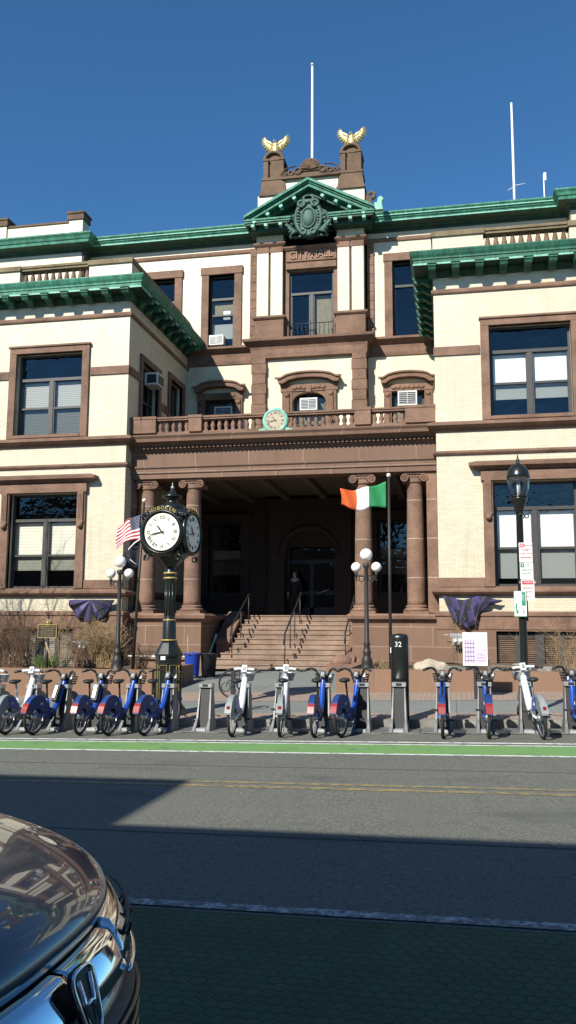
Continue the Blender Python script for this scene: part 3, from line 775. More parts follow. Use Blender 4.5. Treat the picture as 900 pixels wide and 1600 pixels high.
# cheek walls
q=MB();q.prism([(28.2,-.2),(28.2,1.30),(29.9,2.22),(30.3,2.22),(30.3,-.2)],-8.0,-7.55,axis='x');q.build('cheek_wall',M['ashlar'],CH)
q=MB();q.prism([(28.1,1.26),(28.1,1.40),(29.9,2.38),(30.3,2.38),(30.3,2.225),(29.9,2.225)],-8.05,-7.5,axis='x');q.prism([(26.35,.2),(26.35,.62),(26.5,.74),(26.95,.98),(27.2,.96),(27.2,.2)],-8.5,-7.95,axis='x');q.torus((-8.2,26.42,.66),.13,.08,Matrix.Rotation(PI/2,3,'Z'),seg=14);q.build('cheek_coping',M['stone'],CH,bevel=.03)
q=MB();q.prism([(26.6,-.2),(26.6,.78),(29.9,2.45),(30.2,2.45),(30.2,-.2)],-3.42,-3.1,axis='x');q.ball((-3.5,26.75,.75),.3,14,8,sx=1.2,sy=1.1,sz=.8);q.box(-3.95,-3.05,26.35,26.95,.2,.7);q.build('cheek_wall',M['stone'],CH,bevel=.02)
# stair rails
def rail(x,posts,y0,y1):
    f=lambda y:.5+(y-26.75)*(1.75/3.63)+.16
    q=MB();q.tube([(x,y0-.18,f(y0)+.55),(x,y0-.1,f(y0)+.8),(x,y0,f(y0)+.9),(x,y1,f(y1)+.9),(x,y1+.5,f(y1)+.9)],.028,7)
    q.tube([(x,y0,f(y0)+.5),(x,y1,f(y1)+.5)],.016,5) if False else None
    for y in posts:q.tube([(x,y,f(y)-.2),(x,y,f(y)+.9)],.02,6)
    q.build('handrail',M['iron'],CH)
rail(-5.36,(26.9,27.8,28.6,29.6),26.9,29.7);rail(-7.25,(27.4,28.6,29.7),27.4,29.7);rail(-3.42,(27.0,28.2,29.4),27.0,29.6)
# balcony balustrade
q=MB();q.box(PX0,PX1,26.88,27.12,8.3,8.4);q.build('balustrade_base',M['stone'],CH)
bo=MB();bo.box(PX0+.1,PX1,26.86,27.14,8.8,8.86);bo.box(PX0+.1,PX1,26.83,27.17,8.861,8.92);bal=bo.build('balustrade',M['stone'],CH)
q=MB()
for(a,b) in((-10.4,-9.88),(-8.71,-8.26),(-3.06,-2.54),(-1.42,-.47),(-10.78,-10.41)):
    q=MB();q.box(a,b,26.8,27.2,8.38,8.86);q.box(a-.02,b+.02,26.78,27.22,8.861,8.95);q.build('balustrade_pier',M['stone'],bal)
q=MB();q.lathe([(.075,0),(.08,.04),(.05,.07),(.08,.15),(.085,.2),(.05,.32),(.05,.34),(.075,.36),(.075,.405)],(0,0,0),12);q.box(-.08,.08,-.08,.08,-.001,.03)
p0=q.build('baluster',M['stone'],bal);b0=WL[p0.name].copy();first=True
for x0,x1,n in((-9.88,-8.71,5),(-8.26,-3.06,22),(-2.54,-1.42,5)):
    for k in range(n):
        x=x0+(k+.5)*(x1-x0)/n
        if abs(x+5.68)<.42:continue
        wp=Vector((x,27.0,8.4))+b0
        if first:p0.location=wp-wloc(bal);first=False
        else:inst(p0,'baluster',bal,wp)
q=MB()
for x in [PX0+.2+.09*i for i in range(112)]:
    if random.random()<.7:q.tube([(x,27+random.uniform(-.1,.1),8.92),(x+random.uniform(-.03,.03),27+random.uniform(-.12,.12),8.92+random.uniform(.05,.11))],.004,3)
q.build('bird_spikes',M['iron'],bal)
# entrance
q=MB();n=18
arc=lambda R,z0:[(PC+.1+R*math.cos(PI*i/n),z0+R*math.sin(PI*i/n)) for i in range(n+1)]
out=[(PC+1.75,2.2)]+[(PC+1.75,6.6),(PC-1.55,6.6),(PC-1.55,2.2)]
inner=arc(1.0,4.6)
poly=[(PC+1.75,2.25),(PC+1.75,6.6),(PC-1.55,6.6),(PC-1.55,2.25),(PC-.9,2.25)]+inner[::-1]+[(PC+1.1,2.25)]
q.prism(poly,MY-.35,MY-.001);q.torus((PC+.1,MY-.36,4.6),1.15,.1,a0=0,a1=PI,seg=24)
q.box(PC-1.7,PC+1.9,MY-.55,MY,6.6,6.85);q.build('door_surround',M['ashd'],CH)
q=MB();q.box(-6.55,-6.45,MY+.3,MY+.4,2.25,5.0);q.box(-4.65,-4.55,MY+.3,MY+.4,2.25,5.0);q.box(-6.45,-4.65,MY+.3,MY+.4,4.35,4.5);q.box(-5.62,-5.48,MY+.3,MY+.4,2.25,4.35);q.box(-6.45,-4.65,MY+.3,MY+.4,2.25,2.6);q.box(-6.45,-4.65,MY+.29,MY+.39,3.1,3.25)
do=q.build('entrance_door',M['framed'],CH)
p=MB();p.quad((-6.45,MY+.35,2.6),(-4.65,MY+.35,2.6),(-4.65,MY+.35,5.0),(-6.45,MY+.35,5.0));p.build('pane',M['glasst'],do,fixn=False)
p=MB();p.tube([(-5.3,MY+.2,3.15),(-4.75,MY+.2,3.35)],.02,6);p.build('door_handle',M['silver'],do)
for(a,b) in((-9.75,-8.35),(-2.9,-1.5)):
    s=MB();s.box(a-.3,a,MY-.12,MY+.1,2.9,6.0);s.box(b,b+.3,MY-.12,MY+.1,2.9,6.0);s.box(a-.4,b+.4,MY-.2,MY+.1,6.0,6.35);s.build('window_surround',M['ashd'],CH)
    window(a,b,3.1,6.0,MY,'p',double=False,meet=4.5,inset=.2,fm='framed',blind=(3.9,4.9,'curtain'))
# side walls of the porch
# ================================================================== GROUND
def gz(x,y):
    yy=min(max(y,-2),16.5);xx=min(max(x,-40),40)
    return (xx+3)*(.001+.00138*yy)
KY=15.75
def sw(x,y): return gz(x,y)+.15+max(0,min(y,27)-16)*.033
def nearsw(x,y): return gz(x,y)+.14
def sheet(name,x0,x1,y0,y1,off,mat,fn=gz,dx=1.0,dy=.5,wob=None,kind='structure',label=None):
    nx=max(1,round((x1-x0)/dx));ny=max(1,round((y1-y0)/dy));q=MB();v=[];f=[]
    for j in range(ny+1):
        for i in range(nx+1):
            x=x0+(x1-x0)*i/nx;y=y0+(y1-y0)*j/ny;v.append((x,y,fn(x,y)+off))
    for j in range(ny):
        for i in range(nx):
            a=j*(nx+1)+i;f.append((a,a+1,a+nx+2,a+nx+1))
    q.add(v,f,True);o=q.build(name,mat,fixn=False);o['kind']=kind;return o
def asphalt():
    m,t,b=nt('worn_asphalt');p=pos(t)
    a=nz(t,p,60,5,.8);l=nz(t,scaled(t,p,(.25,.9,1)),1.2,5);cr=N(t,'ShaderNodeTexVoronoi',feature='DISTANCE_TO_EDGE');cr.inputs['Scale'].default_value=.55
    w=nz(t,p,2.5,5);wv=N(t,'ShaderNodeVectorMath',operation='ADD');L(t,p,wv.inputs[0])
    wm=N(t,'ShaderNodeVectorMath',operation='SCALE');wm.inputs['Scale'].default_value=.8;cc=N(t,'ShaderNodeTexNoise');cc.inputs['Scale'].default_value=1.2;L(t,p,cc.inputs['Vector']);L(t,cc.outputs['Color'],wm.inputs[0]);L(t,wm.outputs[0],wv.inputs[1]);L(t,wv.outputs[0],cr.inputs['Vector'])
    g=ramp(t,a,[(.36,(.038,.040,.033)),(.5,(.11,.111,.09)),(.66,(.28,.272,.225))])
    c=mixc(t,ramp(t,l,[(.35,0),(.7,.55)]),g,(.135,.136,.108))
    st=nz(t,scaled(t,p,(.35,5,1)),.9,5,.7)
    c=mixc(t,ramp(t,st,[(.55,0),(.75,.4)]),c,(.075,.077,.073))
    c=mixc(t,ramp(t,cr.outputs[0],[(0,.5),(.006,.0)]),c,(.035,.036,.034))
    sp1=nz(t,p,26,2,.5);c=mixc(t,ramp(t,sp1,[(.30,.55),(.42,0)]),c,(.05,.05,.048));c=mixc(t,ramp(t,sp1,[(.60,0),(.70,.45)]),c,(.26,.26,.235))
    oil=nz(t,scaled(t,p,(.5,1.1,1)),.8,3,.5);c=mixc(t,ramp(t,oil,[(.60,0),(.70,.5)]),c,(.055,.057,.052))
    L(t,c,b.inputs['Base Color']);b.inputs['Roughness'].default_value=.85;bump(t,b,a,.5,.012);return m
def paint(name,c,wear,under=(.11,.112,.105),sc=9):
    m,t,b=nt(name);p=pos(t);a=nz(t,p,sc,6,.75);g=nz(t,p,70,3,.7)
    f=ramp(t,a,[(wear-.06,1),(wear+.08,0)]);col=mixc(t,f,under,c)
    col=mixc(t,ramp(t,g,[(.35,.35),(.6,0)]),col,tuple(x*.5 for x in c));L(t,col,b.inputs['Base Color']);b.inputs['Roughness'].default_value=.75;bump(t,b,g,.3,.008);return m
def hexgreen(name,c,edge):
    m,t,b=nt(name);p=pos(t)
    s=scaled(t,p,(1/.088,1/.088*.92,0))
    def vm(op,x,y=None):
        n_=N(t,'ShaderNodeVectorMath',operation=op)
        for i,k in enumerate((x,y)):
            if k is None:continue
            if isinstance(k,tuple):n_.inputs[i].default_value=k
            else:L(t,k,n_.inputs[i])
        return n_
    S=(1.0,1.7320508,1.0);H_=(.5,.8660254,.5)
    def cell(v): 
        m1=vm('MODULO',vm('ADD',v,(2000.,1732.0508,0)).outputs[0],S).outputs[0];return vm('SUBTRACT',m1,H_).outputs[0]
    fl=vm('MULTIPLY',s,(1,1,0)).outputs[0]
    ca=vm('MULTIPLY',cell(fl),(1,1,0)).outputs[0];cb=vm('MULTIPLY',cell(vm('SUBTRACT',fl,H_).outputs[0]),(1,1,0)).outputs[0]
    da=vm('LENGTH',ca).outputs['Value'];db=vm('LENGTH',cb).outputs['Value']
    lt=N(t,'ShaderNodeMath',operation='LESS_THAN');L(t,da,lt.inputs[0]);L(t,db,lt.inputs[1])
    mx=N(t,'ShaderNodeMix');mx.data_type='VECTOR';L(t,lt.outputs[0],mx.inputs[0]);L(t,cb,mx.inputs[4]);L(t,ca,mx.inputs[5])
    ab=vm('ABSOLUTE',mx.outputs[1]).outputs[0];dt=vm('DOT_PRODUCT',ab,(.5,.8660254,0)).outputs['Value']
    sp=N(t,'ShaderNodeSeparateXYZ');L(t,ab,sp.inputs[0]);mxx=N(t,'ShaderNodeMath',operation='MAXIMUM');L(t,dt,mxx.inputs[0]);L(t,sp.outputs[0],mxx.inputs[1])
    ed=N(t,'ShaderNodeMath',operation='SUBTRACT');ed.inputs[0].default_value=.5;L(t,mxx.outputs[0],ed.inputs[1]);edge_d=ed.outputs[0]
    a=nz(t,p,2.2,7,.75);g=nz(t,p,80,3,.7)
    base=mixc(t,ramp(t,a,[(.35,0),(.6,.8)]),c,tuple(x*.5 for x in c))
    base=mixc(t,ramp(t,g,[(.35,.4),(.6,0)]),base,tuple(x*.45 for x in c))
    L(t,mixc(t,ramp(t,edge_d,[(.0,.6),(.05,.35),(.12,0)]),base,edge),b.inputs['Base Color']);b.inputs['Roughness'].default_value=.8
    bump(t,b,ramp(t,edge_d,[(0,0),(.1,1)]),.6,.012);return m
def pavers(name,c1,c2,mort,bw,bh):
    m,t,b=nt(name);p=pos(t);br=N(t,'ShaderNodeTexBrick');L(t,p,br.inputs['Vector']);br.inputs['Scale'].default_value=1
    br.inputs['Color1'].default_value=c4(c1);br.inputs['Color2'].default_value=c4(c2);br.inputs['Mortar'].default_value=c4(mort);br.inputs['Mortar Size'].default_value=.012
    br.inputs['Brick Width'].default_value=bw;br.inputs['Row Height'].default_value=bh
    f=nz(t,p,2.2,6,.7);L(t,mixc(t,ramp(t,f,[(.4,0),(.8,.45)]),br.outputs['Color'],tuple(x*.55 for x in c1)),b.inputs['Base Color']);b.inputs['Roughness'].default_value=.85
    bump(t,b,br.outputs['Fac'],-.4,.01);return m
def concrete():
    m,t,b=nt('grey_concrete_slabs');p=pos(t);br=N(t,'ShaderNodeTexBrick');L(t,p,br.inputs['Vector']);br.inputs['Scale'].default_value=1;br.offset=0
    br.inputs['Color1'].default_value=(.20,.21,.19,1);br.inputs['Color2'].default_value=(.17,.18,.165,1);br.inputs['Mortar'].default_value=(.09,.09,.085,1);br.inputs['Mortar Size'].default_value=.01
    br.inputs['Brick Width'].default_value=2.4;br.inputs['Row Height'].default_value=2.0
    f=nz(t,p,1.3,7,.7);L(t,mixc(t,ramp(t,f,[(.35,0),(.75,.5)]),br.outputs['Color'],(.13,.14,.125)),b.inputs['Base Color']);b.inputs['Roughness'].default_value=.85;return m
M['asphalt']=asphalt()
M['wpaint']=paint('worn_white_paint',(.72,.72,.68),.56);M['wpaint2']=paint('very_worn_white_paint',(.55,.56,.54),.46,sc=14)
M['ypaint']=paint('worn_yellow_paint',(.33,.25,.09),.49)
M['gpaint']=paint('green_lane_paint',(.15,.30,.09),.6,sc=3)
M['hex']=hexgreen('dark_green_stamped_lane',(.022,.105,.045),(.006,.020,.012))
M['pave']=pavers('pink_pavers',(.36,.26,.20),(.29,.21,.165),(.16,.13,.10),.22,.11)
M['conc']=concrete()
M['kerb']=stone('granite_kerb',(.24,.23,.205))
gr=sheet('ground',-400,400,-400,600,-.35,M['conc'],lambda x,y:-.3,40,40)
sheet('road',-45,45,.85,KY,0,M['asphalt'])
sheet('bike_lane',-45,45,.95,5.62,.004,M['hex'])
sheet('lane_line',-45,45,5.67,5.79,.008,M['wpaint2'],dy=.2)
sheet('lane_line',-45,45,9.86,9.97,.004,M['ypaint'],dy=.2)
sheet('lane_line',-45,45,10.12,10.23,.004,M['ypaint'],dy=.2)
sheet('bike_lane',-45,45,12.66,13.58,.004,M['gpaint'])
sheet('lane_line',-45,45,12.56,12.66,.004,M['wpaint'],dy=.2)
sheet('lane_line',-45,45,13.58,13.66,.004,M['wpaint'],dy=.2)
sheet('lane_line',-45,45,13.82,13.93,.004,M['wpaint'],dy=.2)
sheet('sidewalk',-45,45,KY+.15,KY+.95,.004,M['pave'],sw)
sheet('sidewalk',-45,45,KY+.95,18.7,0,M['conc'],sw)
sheet('sidewalk',-45,45,18.7,20.6,.004,M['pave'],sw)
sheet('walkway',-7.3,-2.8,20.6,27.2,.002,M['conc'],sw);sheet('walkway',-9.3,-7.3,23.4,27.2,.0,M['conc'],sw)
sheet('terrace',-45,-7.3,20.6,33,-.05,M['soil'],sw);sheet('terrace',-2.8,45,20.6,27.2,-.05,M['soil'],sw)
sheet('sidewalk',-45,45,-2.6,.72,0,M['conc'],nearsw)
def kerb(y0,y1,fn,base):
    q=MB();n=60
    for i in range(n):
        a=-45+i*1.5+.004;b=a+1.492
        v=[]
        for (x,y,t) in((a,y0,0),(b,y0,0),(b,y1,0),(a,y1,0),(a,y0,1),(b,y0,1),(b,y1,1),(a,y1,1)):
            v.append((x,y,(fn(x,y)+.003) if t else gz(x,y)-.1))
        q.add(v,[(0,3,2,1),(4,5,6,7),(0,1,5,4),(1,2,6,5),(2,3,7,6),(3,0,4,7)])
    o=q.build('kerb',M['kerb']);o['kind']='structure'
kerb(KY,KY+.15,sw,0);kerb(.72,.87,nearsw,0)
M['patch']=plain('dark_asphalt_patch',(.05,.052,.048),.9,var=.35,scale=30);M['castiron']=plain('worn_cast_iron',(.07,.065,.06),.5,.6,.3,20)
sheet('road_seam',-45,45,7.62,7.65,.003,M['patch'],dy=.1);sheet('road_seam',-45,45,11.3,11.32,.003,M['patch'],dy=.1)
# planters
def planter(x0,x1,y0,y1,name,label,zt,caprec=False,left=True):
    q=MB();w=.3
    t=thing(name,label,'planter',((x0+x1)/2,y0,.2))
    q.box(x0,x1,y0,y0+w,-.2,zt)
    if left:q.box(x1-w,x1,y0+w,y1,-.2,zt)
    else:q.box(x0,x0+w,y0+w,y1,-.2,zt)
    q.build('planter_wall',M['planter'],t)
    q=MB();a,b=(x0,x1-w) if left else (x0+w,x1);n=40;m_=12;v=[];f=[]
    for j in range(m_+1):
        for i in range(n+1):
            x=a+(b-a)*i/n;y=y0+w+(y1-y0-w)*j/m_
            v.append((x,y,zt-.1+.12*noise.noise(Vector((x*1.3,y*1.3,3)))+.04*noise.noise(Vector((x*5,y*5,1)))))
    for j in range(m_):
        for i in range(n):
            k=j*(n+1)+i;f.append((k,k+1,k+n+2,k+n+1))
    q.add(v,f,True);q.build('soil',M['soil'],t,fixn=False)
    return t
M['planter']=brickmat('planter_brownstone',(.235,.138,.088),(.20,.115,.072),(.15,.09,.06),1.6,1.2,.01,.85,.4,.35)
planter(-25,-7.3,20.0,23.4,'stone_planter','long low brownstone planter wall left of the walkway, filled with dry shrubs','planter'and .78,left=True)
planter(-2.8,14,20.3,26.3,'stone_planter','long low brownstone planter wall right of the stairs, holding rocks and bare stems',.86,left=False)
# opposite side of the street (behind the camera): casts the big shadow
def rowhouse(x0,x1,y1,h,label,mat,n,depth=10):
    t=thing('row_house',label,'building',((x0+x1)/2,y1,0),'row houses across the street')
    q=MB();q.box(x0+.01,x1-.01,y1-depth,y1,-.3,h-.6);q.build('wall',M[mat],t)
    q=MB();q.box(x0,x1,y1-depth,y1+.0,h-.6,h);q.box(x0,x1,y1-.001,y1+.12,h-.35,h-.05);q.build('roof',M['stonedark'],t)
    for fl in range(int((h-1.2)//3)):
        for k in range(n):
            xc=x0+(k+.5)*(x1-x0)/n;z=1.2+fl*3.0
            q=MB();q.box(xc-.62,xc+.62,y1-.0,y1+.06,z-.1,z);q.box(xc-.62,xc+.62,y1,y1+.06,z+1.7,z+1.85);q.box(xc-.5,xc-.44,y1,y1+.04,z,z+1.7);q.box(xc+.44,xc+.5,y1,y1+.04,z,z+1.7);q.box(xc-.44,xc+.44,y1,y1+.04,z+.82,z+.88)
            w=q.build('window',M['whitefr'],t)
            q=MB();q.box(xc-.44,xc+.44,y1,y1+.015,z,z+1.7);q.build('pane',M['darkpane'],w)
M['darkpane']=plain('dark_window',(.03,.035,.04),.08,spec=.8)
M['redbrick']=brickmat('red_brick',(.26,.10,.06),(.2,.075,.05),(.3,.26,.22),.22,.075,.01,.85,.4,.3)
rowhouse(-8.55,30,-2.6,8.42,'low red brick row of shops directly across the street','redbrick',14)
rowhouse(-40,-8.58,-2.6,10.35,'taller brownstone fronted row at the left across the street','stone',12)
# ================================================================== STREET THINGS
def lampshade_globe(mb,c,r): mb.ball(c,r,20,12)
M['globe']=plain('milk_glass_globe',(.82,.80,.76),.18,var=.03)
def globe_lamp(base,H,label,lean=0):
    x,y,z=base
    t=thing('globe_street_lamp',label,'street lamp',base,'three globe street lamps')
    q=MB()
    q.lathe([(.17,0),(.17,.1),(.15,.13),(.13,.3),(.14,.34),(.10,.42),(.085,.5),(.11,.54),(.085,.58),(.07,.7),(.085,.74),(.06,.8),(.048,H-.5),(.045,H-.2),(.07,H-.17),(.09,H-.1),(.06,H-.06)],(x,y,z-.15),14)
    q.build('post',M['iron'],t)
    q=MB();q.tube([(x-.27,y,z+H-.52),(x+.27,y,z+H-.52)],.018,6)
    for s in(-1,1):
        q.torus((x+s*.12,y,z+H-.60),.065,.012,seg=14);q.torus((x+s*.2,y,z+H-.57),.035,.01,seg=12)
        q.tube([(x+s*.25,y,z+H-.62),(x+s*.25,y,z+H-.5),(x+s*.25,y,z+H-.44)],[.012,.03,.055],8)
        q.ball((x+s*.25,y,z+H-.64),.022,8,6)
    q.build('arm',M['iron'],t)
    for c,r in(((x,y,z+H),.155),((x-.25,y,z+H-.31),.125),((x+.25,y,z+H-.31),.125)):
        q=MB();q.ball(c,r,22,14);q.build('globe',M['globe'],t)
globe_lamp((-8.62,21.0,.78),2.75,'dark lamp post with three white globes in the left planter, beside the striped flag')
globe_lamp((-2.12,20.9,.85),2.78,'dark lamp post with three white globes standing right of the stairs')
# flagpoles
def flagpole(base,top,r,label):
    t=thing('flagpole',label,'flagpole',base)
    q=MB();q.tube([base,top],[r,r*.75],10);q.build('pole',M['iron'],t)
    q=MB();q.ball(Vector(top)+Vector((0,0,.06)),.055,12,8);q.build('finial',M['whitefr'],t)
flagpole((-8.28,21.2,.6),(-8.08,21.2,5.12),.042,'brown metal pole carrying the striped flag, between a lamp and the street clock')
flagpole((-1.52,20.6,.6),(-1.52,20.6,5.5),.042,'dark metal pole carrying the green, white and orange flag')
def cloth(name,nu,nv,P,matfn,mats,label,cat):
    q=MB();v=[P(i/nu,j/nv) for j in range(nv+1) for i in range(nu+1)]
    b=len(q.v);q.v+= [Vector(p) for p in v]
    for j in range(nv):
        for i in range(nu):
            a=j*(nu+1)+i;q.f.append([a,a+1,a+nu+2,a+nu+1]);q.mi.append(matfn((i+.5)/nu,(j+.5)/nv));q.sm.append(True)
    o=q.build(name,mats,fixn=False,solid=.006);tag(o,label,cat);return o
fab=lambda n,c:plain(n,c,.8,var=.1)
M['red']=fab('red_cloth',(.42,.03,.035));M['wcloth']=fab('white_cloth',(.78,.77,.75));M['navy']=fab('navy_cloth',(.012,.018,.07))
M['igreen']=fab('green_cloth',(.015,.20,.065));M['orange']=fab('orange_cloth',(.62,.10,.015));M['purple']=fab('purple_cloth',(.04,.032,.105));M['blackc']=fab('black_cloth',(.012,.012,.018));M['lilac']=fab('pale_violet_cloth',(.10,.085,.20))
hx,hy=-8.11,21.2
def usP(u,v):
    h=.68-.22*u
    x=hx-.05-.66*u-.03*math.sin(v*3+u*6)+.05*u*v
    z=4.80-.28*u**1.2-v*h-.10*u*v*math.sin(3*v)
    y=hy+.09*math.sin(u*9+v*1.5)*u**.5-.05*u
    return (x,y,z-.30*max(0,u-.7)*(1+v))
def usM(u,v):
    if u<.44 and v<7/13:return 2
    return 0 if int(v*13)%2==0 else 1
us=cloth('flag',26,26,usP,usM,[M['red'],M['wcloth'],M['navy']],'drooping red and white striped flag with starred navy canton, left of the street clock','flag')
st=MB()
for r in range(9):
    for c in range(6 if r%2==0 else 5):
        u=.04+(c+(0 if r%2==0 else .5))*.072;v=.035+r*.058
        p=Vector(usP(u,v));R=.0125
        pts=[p+Vector(((R if k%2==0 else R*.42)*math.sin(k*PI/5),-.008,(R if k%2==0 else R*.42)*math.cos(k*PI/5))) for k in range(10)]
        st.add(pts,[tuple(range(10))])
st.build('stars',M['wcloth'],us,fixn=False)
def bkP(u,v):
    h=.62-.15*u
    return (hx-.06-.52*u+.08*math.sin(v*4)*u,hy+.08*math.sin(u*8),4.02-.30*u-v*h*(1-.2*u)-.1*u*v)
cloth('flag',14,12,bkP,lambda u,v:0,[M['blackc']],'limp black flag hanging under the striped flag on the same pole','flag')
q=MB();q.tube([(hx-.02,hy-.05,4.14),(hx-.18,hy-.06,4.04),(hx-.34,hy-.06,3.88),(hx-.36,hy-.06,3.72),(hx-.28,hy-.06,3.58),(hx-.12,hy-.06,3.46)],[.02,.016,.014,.014,.012,.01],6);tag(q.build('halyard_rope',M['wcloth']),'white rope looping beside the limp black flag','rope')
ix=-1.56
def irP(u,v):
    x=ix-.03-1.12*u;z=5.36-.16*u-v*(.62-.20*u)+.06*math.sin(u*7+1)
    return (x+.03*math.sin(v*3)*u,20.6+.15*math.sin(u*11+v*2)*u**.5,z-.04*math.sin(u*9+v))
cloth('flag',24,10,irP,lambda u,v:0 if u<.36 else(1 if u<.66 else 2),[M['igreen'],M['wcloth'],M['orange']],'green, white and orange flag blowing left from its pole in front of the columns','flag')
# roof poles
t=thing('flagpole','tall bare white pole rising from the roof between the two gilded eagles','flagpole',(-5.83,35,18.2))
q=MB();q.tube([(-5.83,35,18.2),(-5.83,35,27.2)],[.075,.045],10);q.build('pole',M['white'],t);q=MB();q.ball((-5.83,35,27.25),.09,12,8);q.build('finial',M['silver'],t)
t=thing('antenna','tall thin white roof antenna with two short side rods at its foot','antenna',(2.88,35,18.2))
q=MB();q.tube([(2.88,35,18.2),(2.88,35,24.3)],[.07,.04],8);q.build('mast',M['white'],t)
q=MB();q.tube([(2.88,35,20.5),(3.35,35,20.55)],.012,5);q.tube([(2.88,35,20.45),(2.6,35,20.3)],.012,5);q.build('side_rod',M['white'],t)
t=thing('antenna','short thin roof antenna with a small box at its tip, at the far right','antenna',(4.1,35,18.2))
q=MB();q.tube([(4.1,35,18.2),(4.1,35,20.85)],.025,6);q.build('mast',M['white'],t);q=MB();q.box(4.1,4.2,34.97,35.03,20.6,20.95);q.build('aerial_box',M['white'],t)
M['clay']=plain('pink_clay',(.45,.22,.17),.8)
for x,l in((-12.85,'pinkish domed roof vent peeping over the cornice at the left'),(4.45,'pinkish domed roof vent peeping over the cornice at the right')):
    q=MB();q.lathe([(.2,18.3),(.2,18.75),(.3,18.78),(.3,18.86),(.2,19.0),(.02,19.06)],(x,34 if x<0 else 34,0),16);tag(q.build('roof_vent',M['clay']),l,'roof vent','roof vents')
# eagles
def eagle(cx,cy,z,label):
    t=thing('eagle_statue',label,'statue',(cx,cy,z))
    b=MB()
    b.ball((cx,cy,z+.30),.17,14,10,sx=.95,sy=.85,sz=1.5);b.ball((cx,cy-.03,z+.50),.10,12,8,sz=1.3);b.ball((cx-.02,cy-.07,z+.64),.075,12,8,sx=.9,sy=1.15)
    b.tube([(cx-.03,cy-.13,z+.65),(cx-.05,cy-.20,z+.63),(cx-.05,cy-.22,z+.59)],[.035,.02,.005],6)
    for s in(-1,1):b.tube([(cx+s*.07,cy-.04,z+.2),(cx+s*.08,cy-.05,z+.04),(cx+s*.09,cy-.12,z+.02)],[.06,.035,.03],7)
    b.prism([(cx-.08,z+.2),(cx+.08,z+.2),(cx+.15,z-.02),(cx-.15,z-.02)],cy+.08,cy+.13)
    b.ball((cx,cy,z+.02),.2,14,6,sz=.4);b.build('body',M['gold'],t)
    for s in(-1,1):
        w=MB()
        for k in range(9):
            f=k/8
            root=Vector((cx+s*(.08+.30*f**.8),cy+.02,z+.48+.22*f));L_=.34+.14*math.sin(PI*min(1,f*.75+.1))
            ang=math.radians(-62+ (62+68)*f)
            tip=root+Vector((s*math.cos(ang)*L_*(.55+.3*f),.05+.04*f,math.sin(ang)*L_*(.95 if f<.6 else .75)))
            w.tube([root,root.lerp(tip,.5)+Vector((s*.01,-.02,0)),tip],[.075,.07,.03],6)
        w.tube([(cx+s*.08,cy,z+.46),(cx+s*.22,cy-.02,z+.62),(cx+s*.4,cy,z+.74),(cx+s*.46,cy+.03,z+.82)],[.07,.065,.05,.02],8)
        w.tube([(cx+s*.1,cy+.02,z+.36),(cx+s*.24,cy+.02,z+.48),(cx+s*.36,cy+.03,z+.62)],[.07,.09,.05],8)
        w.build('wing',M['gold'],t)
eagle(-7.06,TY+.45,21.66,'gilded eagle with raised wings on the left roof pier');eagle(-3.8,TY+.45,21.66,'gilded eagle with raised wings on the right roof pier')
# balcony clock
t=thing('balcony_clock','round green copper clock sitting on the middle of the porch balustrade','clock',(-5.68,26.8,8.3))
q=MB();q.torus((-5.68,26.72,8.60),.37,.07,seg=32);q.lathe([(.01,0),(.39,0),(.39,.3),(.01,.3)],(-5.68,26.72,8.60),32,Matrix.Rotation(-PI/2,3,'X'));q.build('case',M['mint'],t)
q=MB();q.prism([(-6.27,8.25),(-5.09,8.25),(-5.12,8.32),(-5.3,8.36),(-5.4,8.5),(-5.96,8.5),(-6.06,8.36),(-6.24,8.32)],26.7,27.0);q.build('base',M['mint'],t)
def dial(parent,cx,cy,cz,R,face,mark,tm,rotz=0,th=.02,origin=None):
    Mx=Matrix.Translation((cx,cy,cz))@Matrix.Rotation(rotz,4,'Z')
    q=MB();q.M=Mx;q.prism([(R*math.cos(2*PI*i/36),R*math.sin(2*PI*i/36)) for i in range(36)],-th,0);d=q.build('dial',face,parent)
    q=MB();q.M=Mx
    rom=['XII','I','II','III','IV','V','VI','VII','VIII','IX','X','XI']
    for k in range(12):
        a=PI/2-k*PI/6;n=rom[k];h=R*.21;wd=.02*R/.36
        wds={'I':1.1,'V':2.6,'X':2.6};tot=sum(wds[c] for c in n)*wd*1.15;px=-tot/2
        rr=Matrix.Rotation(-(a-PI/2),3,'Y')
        for ch in n:
            w=wds[ch]*wd*1.15
            def bar(x0,x1,tk):
                dx=x1-x0;Lh=math.hypot(dx,h)
                pts=[(x0-tk/2,-h/2),(x0+tk/2,-h/2),(x1+tk/2,h/2),(x1-tk/2,h/2)]
                vv=[];
                for yy in(-th-.006,-th-.001):
                    for(x,z) in pts:vv.append(rr@Vector((x,yy,R*.78+z)))
                q.add(vv,[(0,1,2,3),(7,6,5,4),(0,4,5,1),(1,5,6,2),(2,6,7,3),(3,7,4,0)])
            c=px+w/2
            if ch=='I':bar(c,c,wd*.6)
            elif ch=='V':bar(c,c-w*.35,wd*.7);bar(c,c+w*.35,wd*.35)
            else:bar(c+w*.33,c-w*.33,wd*.7);bar(c-w*.33,c+w*.33,wd*.35)
            px+=w
    q.build('numerals',mark,d)
    hh,mm=tm
    for nm,ang,ln,wd in(('hour_hand',PI/2-(hh+mm/60)*PI/6,R*.55,R*.07),('minute_hand',PI/2-mm*PI/30,R*.82,R*.045)):
        q=MB();q.M=Mx;ca,sa=math.cos(ang),math.sin(ang);yy=-th-(.012 if nm=='hour_hand' else .02)
        pts=[(-.16*R,-wd*.5),(ln*.55,-wd*.7),(ln,0),(ln*.55,wd*.7),(-.16*R,wd*.5)]
        q.prism([(p[0]*ca-p[1]*sa,p[0]*sa+p[1]*ca) for p in pts],yy-.004,yy);q.build(nm,mark,d)
